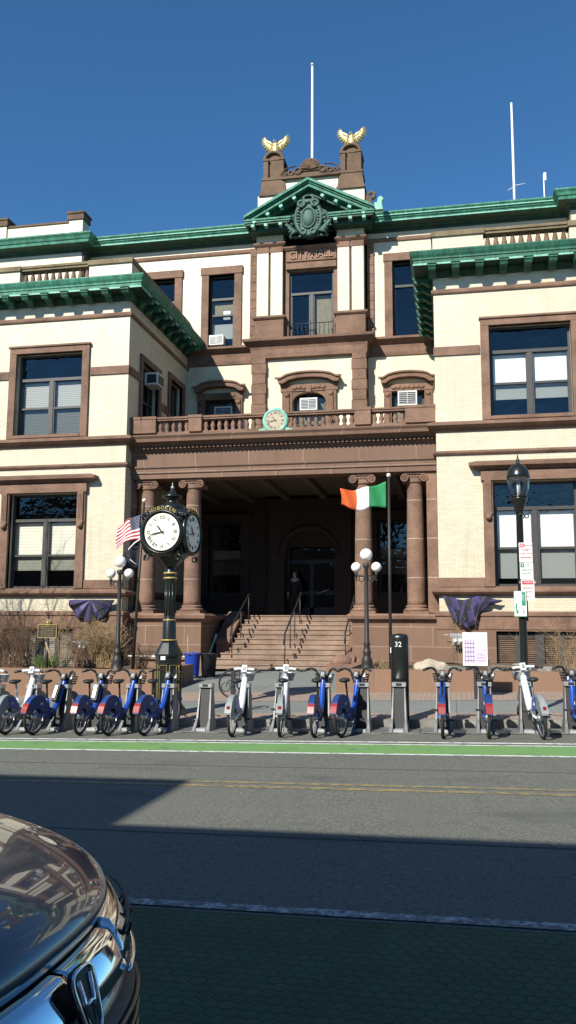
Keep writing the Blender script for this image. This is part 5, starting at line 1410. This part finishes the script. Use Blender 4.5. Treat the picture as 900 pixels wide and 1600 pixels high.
for i,(x,k,yw,lab) in enumerate(bikes):
    x=RX_[i];dx_=DX[DI[i]]
    yw=-math.degrees(math.atan2(dx_-x,1.13))
    if k not in used:
        o=protos[k];used.add(k)
    else:o=copy_tree(protos[k],maps[k])
    y0=14.42+.02*math.sin(i*3)
    if k=='white' and x>1:pass
    a=math.radians(yw)
    o.rotation_euler=(math.radians([1,-2,2,-1,2,-2,1,0,2,-1,1,2,0,1][i])*.0,math.radians([0,-1,3,2,2,1,1,2,0,-2,0,1,-5,1][i]),a)
    o.location=(x,y0,gz(x,y0)+.004);o['label']=lab
dlab=['dock at the left edge of the row','dock holding the leftmost white bike','dock holding the blue bike nearest the leftmost white bike','dock holding the second blue bike with a black battery','dock holding the plain blue bike left of the clock foot','dock holding the blue bike in front of the clock foot','empty silver and black dock between the clock and the middle white bikes','dock holding the white bike next to the empty dock','dock holding the white bike in front of the round bike rack','dock holding the blue bike right of the middle white bikes','dock holding the blue bike left of the black pylon','empty dock in front of the black pylon numbered 32','dock holding the first blue bike right of the pylon','dock holding the blue bike under the lilac map board','dock holding the white bike beside the right lamp post','dock holding the rightmost blue bike']
dock_objs=[]
for i,x in enumerate(DX):
    o=dock if i==0 else copy_tree(dock,dmap)
    y=15.28;o.location=(x,y,gz(x,y)+.004);o['label']='silver and black '+dlab[i];dock_objs.append(o)
kx=-.99;kz=gz(kx,15.45)
t=thing('dock_pylon','tall rounded black pylon with a white 32 rising behind an empty dock','pylon',(kx,15.55,kz))
q=MB();q.lathe([(.16,.0),(.16,1.62),(.14,1.68),(.02,1.70)],(kx,15.62,kz),24,sy=.55);q.build('pylon_body',M['black'],t)
q=MB();q.text('32',.13,Matrix.Translation((kx-.02,15.527,kz+1.5))@Matrix.Rotation(PI/2,4,'X'),.002);q.build('lettering',M['white'],t)
q=MB();q.box(kx-.16,kx-.145,15.5,15.56,kz+1.35,kz+1.45);q.build('side_label',M['white'],t)
# ================================================================== VEGETATION AND ROCKS
def shrub(name,label,cx,cy,z,w,h,n,mat,seed,spread=.5,rad=.008,cat='shrub',group='dry shrubs in the planters'):
    r=random.Random(seed);q=MB()
    for i in range(n):
        x=cx+r.uniform(-w,w)*.6;y=cy+r.uniform(-w,w)*.4;L_=h*r.uniform(.55,1)
        ang=r.uniform(0,2*PI);s=r.uniform(0,spread)
        dx,dy=math.cos(ang)*s,math.sin(ang)*s*.6
        p=[(x,y,z)];k=Vector((dx,dy,1)).normalized()
        cur=Vector((x,y,z))
        for j in range(4):
            k=(k+Vector((r.uniform(-.38,.38),r.uniform(-.3,.3),-.05*j))).normalized();cur=cur+k*L_/4;p.append(tuple(cur))
            if j>0:
                for _ in range(2):
                    e=cur+Vector((r.uniform(-.7,.7),r.uniform(-.5,.5),r.uniform(.0,.6))).normalized()*L_*r.uniform(.1,.26);q.tube([cur,cur.lerp(e,.5)+Vector((r.uniform(-.03,.03),0,r.uniform(-.03,.03))),e],[rad*.6,rad*.45,rad*.2],3,False)
        q.tube(p,[rad,rad*.9,rad*.7,rad*.5,rad*.3],3,False)
    o=q.build(name,M[mat],fixn=False);tag(o,label,cat,group);return o
shrub('dry_shrub','large dark brown twiggy shrub at the left edge of the left planter',-12.3,22,.7,1.1,1.5,260,'twig',1,.45)
shrub('dry_shrub','sparse dark shrub right of the gold plaque in the left planter',-10.15,22.4,.7,.5,1.25,70,'twig',2,.5)
shrub('dry_shrub','dense tan shrub of upright dry stems left of the left globe lamp',-9.65,22.5,.7,.5,1.35,200,'tan',3,.28)
shrub('dry_shrub','dark tangle of stems between the left globe lamp and its flagpole',-8.35,21.9,.72,.35,.7,60,'twig',4,.7)
shrub('dry_shrub','tall thin pale bare shrub in front of the torn bunting',.2,24.2,.8,.4,1.7,20,'tan',5,.5,.005)
shrub('dry_shrub','sparse bare shrub before the basement shutters at the right edge',2.75,22.5,.8,.5,1.3,40,'tan',6,.5,.006)
shrub('low_plant','small green plant at the foot of the gold plaque',-10.9,21.6,.7,.35,.35,90,'green',7,.9,.012,'plant',None)
shrub('low_plant','thin low dry weeds at the foot of the right globe lamp',-1.6,21.2,.78,.7,.3,70,'tan',8,.9,.006,'plant',None)
shrub('dry_shrub','curving bare stems reaching up under the pleated bunting',-11.2,23.2,.7,.45,2.1,22,'tan',9,.5,.008)
def rock(c,s,seed,mat,label):
    r=random.Random(seed);bm=bmesh.new();bmesh.ops.create_icosphere(bm,subdivisions=3,radius=1)
    q=MB();v=[]
    for p in bm.verts:
        n=p.co.normalized();d=1+.28*noise.noise(n*1.3+Vector((seed,0,0)))+.12*noise.noise(n*4+Vector((0,seed,0)))
        v.append((c[0]+n.x*d*s[0],c[1]+n.y*d*s[1],c[2]+n.z*d*s[2]))
    q.add(v,[tuple(x.index for x in f.verts) for f in bm.faces]);bm.free();tag(q.build('rock',M[mat]),label,'rock','rocks in the right planter')
rock((-.62,20.95,.88),(.42,.25,.2),1,'rock','large pale rock lying left of the lilac map board')
rock((-.05,20.85,.84),(.33,.22,.12),2,'rockg','grey rock right of the large pale rock')
rock((.95,20.9,.86),(.2,.18,.12),3,'rockg','small grey rock just right of the map board post')
rock((1.5,21.0,.88),(.28,.18,.13),4,'rock','pale rock left of the tall lamp post')
rock((2.1,21.1,.86),(.2,.15,.09),5,'rockg','small dark rock right of the tall lamp post')
q=MB();q.tube([(.8,20.8,.92),(1.15,20.85,.93),(1.5,20.8,.92)],[.07,.06,.065],8);tag(q.build('log',M['bark']),'short dark log lying on the right planter soil between rocks','log')
q=MB();q.tube([(-10.3,20.9,.6),(-10.42,20.8,1.1),(-10.55,20.8,1.42)],.02,6);tag(q.build('broom_handle',M['tan']),'pale wooden handle leaning in the left planter beside the gold plaque','broom')
# bare street tree just off the left of the picture: its branches shade the left wing
def tree(x,y,z,h,seed,label):
    r=random.Random(seed);t=thing('bare_tree',label,'tree',(x,y,z),'bare street trees')
    tr=MB();tr.tube([(x,y,z),(x+.05,y,z+h*.15),(x-.03,y+.04,z+h*.32)],[.22,.17,.14],10);tr.build('trunk',M['bark'],t)
    q=MB()
    def br(p,d,L_,rad,dep):
        pts=[p];rr=[rad];c=p;k=d
        for j in range(3):
            k=(k+Vector((r.uniform(-.22,.22),r.uniform(-.22,.22),r.uniform(-.05,.18)))).normalized();c=c+k*L_/3;pts.append(c);rr.append(rad*(1-.2*(j+1)))
        q.tube(pts,rr,5 if dep>2 else 3,False)
        if dep==0:return
        for j in range(3 if dep>1 else 4):
            b=pts[1+j%3];nd=(k+Vector((r.uniform(-.9,.9),r.uniform(-.9,.9),r.uniform(-.2,.6)))).normalized()
            br(b,nd,L_*r.uniform(.6,.8),rad*.5,dep-1)
    for j in range(6):
        a=2*PI*j/6+r.uniform(-.3,.3);br(Vector((x-.03,y+.04,z+h*.30)),Vector((math.cos(a)*.7,math.sin(a)*.7,1)).normalized(),h*.36,.09,4)
    q.build('crown',M['bark'],t,fixn=False)
tree(-17.6,19.2,.2,8.5,5,'bare street tree left of the picture, throwing branch shadows on the left wing')
# ================================================================== PERSON in the doorway
M['skin']=plain('skin',(.50,.33,.25),.6);M['coat']=plain('dark_coat',(.015,.015,.018),.8);M['hair']=plain('dark_hair',(.02,.015,.012),.6);M['trous']=plain('dark_trousers',(.02,.02,.024),.8)
def skinmesh(name,mat,verts,edges,rad,parent,sub=2):
    me=bpy.data.meshes.new(name);me.from_pydata(verts,edges,[]);me.update();o=bpy.data.objects.new(name,me);COL.objects.link(o);o.parent=parent
    o.location=-wloc(parent)
    me.materials.append(mat);sk=o.modifiers.new('Skin','SKIN');sk.use_smooth_shade=True
    for i,rr in enumerate(rad):me.skin_vertices[0].data[i].radius=(rr if isinstance(rr,tuple) else (rr,rr))
    me.skin_vertices[0].data[0].use_root=True
    sm=o.modifiers.new('Sub','SUBSURF');sm.levels=sub;sm.render_levels=sub
    return o
pxx,pyy,pz=-6.14,32.72,2.25
t=thing('person','person in dark coat and trousers standing in the shaded main doorway, facing the street','person',(pxx,pyy,pz))
X,Y_,Z=pxx,pyy,pz
V=[(X,Y_,Z+.95),(X,Y_,Z+1.12),(X,Y_,Z+1.3),(X,Y_,Z+1.44),(X,Y_-.01,Z+1.5),(X,Y_-.02,Z+1.62),(X,Y_-.02,Z+1.70)]
Rr=[(.15,.11),(.14,.10),(.17,.11),(.12,.08),(.05,.055),(.075,.09),(.065,.08)]
E_=[(0,1),(1,2),(2,3),(3,4),(4,5),(5,6)]
for s in(-1,1):
    b=len(V);V+=[(X+s*.19,Y_,Z+1.40),(X+s*.24,Y_+.01,Z+1.12),(X+s*.25,Y_-.06,Z+.88),(X+s*.25,Y_-.08,Z+.80)];Rr+=[.06,.048,.034,.03];E_+=[(3,b),(b,b+1),(b+1,b+2),(b+2,b+3)]
    b=len(V);V+=[(X+s*.09,Y_,Z+.86),(X+s*.10,Y_,Z+.48),(X+s*.11,Y_+.01,Z+.09),(X+s*.12,Y_-.14,Z+.04)];Rr+=[.085,.06,.045,.035];E_+=[(0,b),(b,b+1),(b+1,b+2),(b+2,b+3)]
body=skinmesh('body',M['skin'],V,E_,Rr,t)
V=[(X,Y_,Z+.8),(X,Y_,Z+1.0),(X,Y_,Z+1.2),(X,Y_,Z+1.35),(X,Y_,Z+1.46)];Rr=[(.19,.14),(.18,.135),(.185,.13),(.19,.125),(.08,.08)];E_=[(0,1),(1,2),(2,3),(3,4)]
for s in(-1,1):
    b=len(V);V+=[(X+s*.2,Y_,Z+1.39),(X+s*.25,Y_+.01,Z+1.12),(X+s*.255,Y_-.05,Z+.90)];Rr+=[.075,.065,.05];E_+=[(3,b),(b,b+1),(b+1,b+2)]
skinmesh('coat',M['coat'],V,E_,Rr,t)
V=[(X,Y_,Z+.93)];Rr=[(.15,.12)];E_=[]
for s in(-1,1):
    b=len(V);V+=[(X+s*.09,Y_,Z+.84),(X+s*.10,Y_,Z+.48),(X+s*.11,Y_+.01,Z+.1)];Rr+=[.10,.075,.06];E_+=[(0,b),(b,b+1),(b+1,b+2)]
skinmesh('trousers',M['trous'],V,E_,Rr,t)
q=MB();q.ball((X,Y_+.015,Z+1.70),.098,14,10,sy=1.05,sz=.95);q.build('hair',M['hair'],t)
q=MB();q.ball((X,Y_-.045,Z+1.64),.072,14,10,sy=.85,sz=1.35);q.tube([(X,Y_-.10,Z+1.66),(X,Y_-.125,Z+1.62)],[.01,.017],6)
for s in(-1,1):q.ball((X+s*.078,Y_,Z+1.64),.02,8,6,sx=.5,sz=1.5)
q.build('face',M['skin'],t)
q=MB()
for s in(-1,1):q.ball((X+s*.028,Y_-.10,Z+1.665),.010,8,6)
q.box(X-.025,X+.025,Y_-.107,Y_-.098,Z+1.585,Z+1.592);q.build('eyes_and_mouth',M['hair'],t)
for s in(-1,1):
    hx_,hy_,hz_=X+s*.25,Y_-.085,Z+.80
    q=MB();q.ball((hx_,hy_,hz_-.03),.04,10,8,sx=.5,sy=1,sz=1.3)
    for k in range(4):
        yy=hy_-.03+k*.02;ln=[.055,.07,.075,.06][k];q.tube([(hx_,yy,hz_-.06),(hx_-s*.004,yy,hz_-.06-ln*.6),(hx_-s*.018,yy,hz_-.06-ln)],[.0095,.0085,.006],6)
    q.tube([(hx_,hy_-.035,hz_-.01),(hx_-s*.012,hy_-.062,hz_-.045),(hx_-s*.02,hy_-.066,hz_-.075)],[.011,.0095,.007],6);q.build('hand',M['skin'],t)
q=MB()
for s in(-1,1):q.ball((X+s*.115,Y_-.07,Z+.035),.05,10,6,sx=.9,sy=2.6,sz=.75)
q.build('shoes',M['blackm'],t)
# ================================================================== CAR
def carpaint():
    m,t,b=nt('dark_blue_grey_car_paint');b.inputs['Base Color'].default_value=(.040,.058,.088,1);b.inputs['Metallic'].default_value=0;b.inputs['Roughness'].default_value=.3
    b.inputs['Coat Weight'].default_value=1;b.inputs['Coat Roughness'].default_value=.015;b.inputs['Coat IOR'].default_value=1.5;return m
M['car']=carpaint();M['chrome']=plain('chrome',(.75,.76,.78),.06,1,.02);M['cglass']=plain('dark_car_glass',(.01,.012,.014),.03,spec=1)
M['refm']=plain('headlight_reflector',(.8,.8,.78),.12,1,.03)
CX,CY,CZ=-.962,2.10,0.   # nose centre
t=thing('car','dark blue grey car with glossy bonnet and chrome grille bar, parked at the near kerb','car',(CX-2.2,CY,0))
HW=.96
def nose(v):
    a=min(1,abs(v)/HW)
    return .44*a**2.7
def C(s,v,z): return (CX-s,CY+v,z+.255*max(0,min(1,(z-.2)/.25)))
def C0(s,v,z): return (CX-s,CY+v,z)
def grid(name,rows,mat,parent,sub=2,smooth=True):
    q=MB();n=len(rows[0]);v=[p for r in rows for p in r];f=[]
    for j in range(len(rows)-1):
        for i in range(n-1):
            a=j*n+i;f.append((a,a+1,a+n+1,a+n))
    q.add(v,f,smooth);return q.build(name,mat,parent,subsurf=sub)
def hz_(u,v):
    """height of bonnet, u=0 front edge .. 1 windscreen"""
    a=abs(v)
    return .79+.30*u**.44-.02*(a/.8)**2+.016*math.exp(-((a-.60)/.10)**2)*min(1,u*4)-.13*max(0,(a-.79)/(HW-.79))**1.7
def hs_(u,v): return (nose(v)+.035*(1-.75*(min(1,abs(v)/.85))**3))*(1-u)+1.45*u
hv=[-HW,-.90,-.86,-.80,-.68,-.52,-.34,-.17,0,.17,.34,.52,.68,.80,.86,.90,HW]
rows=[]
for u in(0,0,.008,.03,.07,.13,.22,.34,.48,.65,.83,1.0):
    first=not rows
    rows.append([C(hs_(u,v)+(.015 if first else 0),v,hz_(u,v)-(.03 if first else 0)) for v in hv])
grid('bonnet',rows,M['car'],t)
us_=[0,.03,.08,.16,.28,.45,.7,1.0]
for sg in(-1,1):
    cols=[(hs_(u,HW),hz_(u,HW)) for u in us_]+[(2.2,.97),(3.0,.98),(3.9,.99),(4.4,.98)]
    rws=[]
    for k in(0,.35,.7,1.0):
        rws.append([C(sx_,sg*(HW+.012*math.sin(PI*k)+(0 if k==1 else .002)-(.06*max(0,(sx_-3.9)/.5))),.62+(zt-.62)*k) for sx_,zt in cols])
    grid('fender',rws,M['car'],t,sub=2)
    grid('door_sill',[[C(s_,sg*(.90 if k else .88),z) for s_ in(1.2,2,3.1)] for k,z in enumerate((.2,.62))],M['car'],t,1)
# shell of sides and bumper
lev=[(.20,.10),(.30,-.02),(.42,-.05),(.54,-.05),(.60,-.035),(.635,.0)]
side=[4.4,4.2,3.9,3.2,2.4,1.6,1.2,.9,.7]
rows=[]
for z,bk in lev:
    w=HW+.012 if z>.25 else HW-.02
    r=[C(s_,-w*(1-.07*max(0,(s_-3.9)/.5)),z) for s_ in side]
    r+=[C(nose(v)+bk*(1-.7*(abs(v)/HW)**3),v*(w/HW),z) for v in(-.95,-.92,-.84,-.7,-.5,-.3,-.1,.1,.3,.5,.7,.84,.92,.95)]
    r+=[C(s_,w*(1-.07*max(0,(s_-3.9)/.5)),z) for s_ in side[::-1]]
    rows.append(r)
grid('body',rows,M['car'],t,sub=2)
grid('tail',[[C(4.4,v,z) for v in(-.85,-.4,0,.4,.85)] for z in(.2,.5,.74,.9,.98)],M['car'],t,1)
gh=[(1.42,1.06,.80),(1.8,1.28,.74),(2.2,1.52,.66),(2.55,1.60,.62),(3.2,1.60,.62),(3.8,1.50,.64),(4.3,1.05,.76)]
grid('roof',[[C(s,-w,z-.10),C(s,-w*.9,z),C(s,0,z+.03),C(s,w*.9,z),C(s,w,z-.10)] for s,z,w in gh[2:6]],M['car'],t,1)
grid('windscreen',[[C(s,-w,z-.02),C(s,-w*.5,z+.02),C(s,0,z+.03),C(s,w*.5,z+.02),C(s,w,z-.02)] for s,z,w in gh[:3]],M['cglass'],t,1)
grid('rear_window',[[C(s,-w,z-.02),C(s,0,z+.02),C(s,w,z-.02)] for s,z,w in gh[5:]],M['cglass'],t,1)
for sg in(-1,1):
    grid('side_window',[[C(s,sg*.88,.97),C(s,sg*w,max(.99,z-.10))] for s,z,w in gh],M['cglass'],t,0)
for s in(.95,3.6):
    for sg in(-1,1):
        q=MB();rr=Matrix.Rotation(PI/2,3,'X');q.lathe([(.20,-.1),(.32,-.1),(.335,-.07),(.335,.07),(.32,.1),(.20,.1)],C0(s,sg*.86,.335),32,rr);w=q.build('wheel',M['tyre'],t)
        q=MB();q.lathe([(.02,-.105),(.19,-.10),(.205,-.12),(.205,.12),(.19,.10),(.02,.105)],C0(s,sg*.86,.335),28,rr);q.build('rim',M['rimm'],w)
fr_v=[-.76,-.66,-.5,-.3,-.12,0,.12,.3,.5,.66,.76]
grid('bonnet_gap',[[C(nose(v)+b_,v,z) for v in fr_v] for z,b_ in((.60,.04),(.72,.045),(.755,.045),(.745,.08))],M['blackm'],t,1)
def band(name,v0,v1,z0f,z1f,out,mat,n=16,back=.05,parent=None,sub=1,lean=.06):
    q=MB();rows=[]
    for i in range(n+1):
        v=v0+(v1-v0)*i/n;z0,z1=z0f(v),z1f(v);s=nose(v)
        rows.append([C(s+back,v,z0),C(s-out,v,z0+.004),C(s-out+lean*.25,v,z0+(z1-z0)*.35),C(s-out+lean*.7,v,z0+(z1-z0)*.8),C(s-out+lean,v,z1-.004),C(s+back,v,z1)])
    m_=6;b=[p for r in rows for p in r];f=[]
    for i in range(n):
        for k in range(m_-1):a=i*m_+k;f.append((a,a+1,a+m_+1,a+m_))
    f.append(tuple(range(m_)));f.append(tuple(n*m_+k for k in range(m_))[::-1])
    q.add(b,f,True);return q.build(name,M[mat],parent or t)
band('grille',-.62,.62,lambda v:.36,lambda v:.585,.060,'blackm',back=.0,lean=.0)
for k,z in enumerate((.40,.45,.50,.55)):
    q=MB();pts=[C(nose(v)-.068,v,z) for v in[-.60+1.20*i/16 for i in range(17)]];q.tube(pts,.010,6);q.build('grille_slat',M['black'],t)
for sg in(-1,1):
    band('grille_bar',0,sg*.34,lambda v:.645,lambda v:.752,.045,'chrome')
    hl=band('headlight',sg*.345,sg*.80,lambda v:.655+.05*(abs(v)-.34)/.56,lambda v:.762+.03*(abs(v)-.34)/.56,.040,'refm',n=14)
    band('corner_panel',sg*.802,sg*.955,lambda v:.60,lambda v:.785,.040,'car',n=6,lean=.04)
    for k,v in enumerate((.44,.56,.67)):
        q=MB();s0=nose(v)-.026;q.torus(C(s0-.002,sg*v,.705),.028,.005,Matrix.Rotation(PI/2,3,'Z')@Matrix.Rotation(.25,3,'X'),seg=20);q.build('headlight_ring',M['blackm'],hl)
    q=MB();pts=[C(nose(v)-.030,sg*v,.738+.03*(v-.34)/.56) for v in[.36+.42*i/10 for i in range(11)]];q.tube(pts,.006,6);q.build('headlight_trim',M['blackm'],hl)
    q=MB();pts=[C(nose(v)-.050,sg*v,.632+.04*(v-.34)) for v in[.34+.48*i/14 for i in range(15)]];q.tube(pts,[.004]+[.009]*13+[.004],6);q.build('chrome_strip',M['chrome'],t)
ez_=.695
def trap(sc):
    o=[]
    for i in range(28):
        a=2*PI*i/28;ca,sa=math.cos(a),math.sin(a);x=math.copysign(abs(ca)**.5,ca)*.047;z=math.copysign(abs(sa)**.5,sa)*.066
        o.append((x*(1+.22*z/.066)*sc,z*sc))
    return o
def badge(sc,s0,s1):
    m_=MB();v=[]
    for s in(s0,s1):
        for a,b in trap(sc):v.append(C(s+b*.35,a,ez_+b))
    n=28;m_.add(v,[tuple(range(n))[::-1],tuple(range(n,2*n))]+[(i,(i+1)%n,n+(i+1)%n,n+i) for i in range(n)]);return m_
bd=badge(1.08,-.052,-.036).build('emblem',M['blackm'],t)
def seg(a,b,wd):
    (x0,z0),(x1,z1)=a,b;q.tube([C(-.053+z0*.35,x0,ez_+z0),C(-.053+z1*.35,x1,ez_+z1)],wd,6)
q=MB();T_=trap(1.08)
q.tube([C(-.053+z0*.35,x0,ez_+z0) for x0,z0 in T_+[T_[0],T_[1]]],.0055,6,False)
seg((-.018,-.05),(-.032,.052),.0085);seg((.018,-.05),(.032,.052),.0085);seg((-.022,-.005),(.022,-.005),.008)
q.build('badge_letter',M['chrome'],bd)
# ================================================================== CAMERA, LIGHT, RENDER
cam=bpy.data.cameras.new('Camera');co=bpy.data.objects.new('Camera',cam);COL.objects.link(co);scene.camera=co
F=1320.;yaw,pit,rol=map(math.radians,(11.1,7.68,.26))
fw=Vector((-math.sin(yaw)*math.cos(pit),math.cos(yaw)*math.cos(pit),math.sin(pit)));rt=Vector((math.cos(yaw),math.sin(yaw),0));up=rt.cross(fw)
c_,s_=math.cos(rol),math.sin(rol);R_=rt*c_+up*s_;U_=up*c_-rt*s_
mt=Matrix.Identity(4)
for i in range(3):mt[i][0]=R_[i];mt[i][1]=U_[i];mt[i][2]=-fw[i]
mt.translation=Vector((0,0,1.87));co.matrix_world=mt
cam.sensor_fit='VERTICAL';cam.sensor_height=32;cam.lens=F/1600*32;cam.clip_end=2000;cam.clip_start=.05
sd=Vector((.3875,.922,-.745)).normalized()   # direction the light travels
sun=bpy.data.lights.new('Sun','SUN');sun.energy=SUN_E;sun.angle=math.radians(.5);sun.color=(1,.965,.87);so=bpy.data.objects.new('Sun',sun);COL.objects.link(so)
so.rotation_euler=sd.to_track_quat('-Z','Y').to_euler();so.location=(-10,-20,30)
w=bpy.data.worlds.new('World');scene.world=w;w.use_nodes=True;n=w.node_tree
bg=n.nodes['Background'];sk=n.nodes.new('ShaderNodeTexSky');sk.sky_type='NISHITA';sk.sun_disc=False
to=-sd;sk.sun_elevation=math.asin(to.z);sk.sun_rotation=math.atan2(to.x,to.y);sk.air_density=1.0;sk.dust_density=0.0;sk.ozone_density=10.0
tn=n.nodes.new('ShaderNodeMix');tn.data_type='RGBA';tn.blend_type='MULTIPLY';tn.inputs[0].default_value=1;tn.inputs[7].default_value=(.78,1.05,1.04,1);n.links.new(sk.outputs[0],tn.inputs[6]);n.links.new(tn.outputs[2],bg.inputs[0]);bg.inputs[1].default_value=SKY_S
scene.render.engine='CYCLES';scene.cycles.samples=160;scene.cycles.use_denoising=True;scene.cycles.max_bounces=6;scene.cycles.transparent_max_bounces=10
scene.render.resolution_x=576;scene.render.resolution_y=1024
vs_=scene.view_settings;vs_.view_transform='Standard';vs_.look='None';vs_.gamma=1;vs_.use_curve_mapping=False;vs_.exposure=EXPO
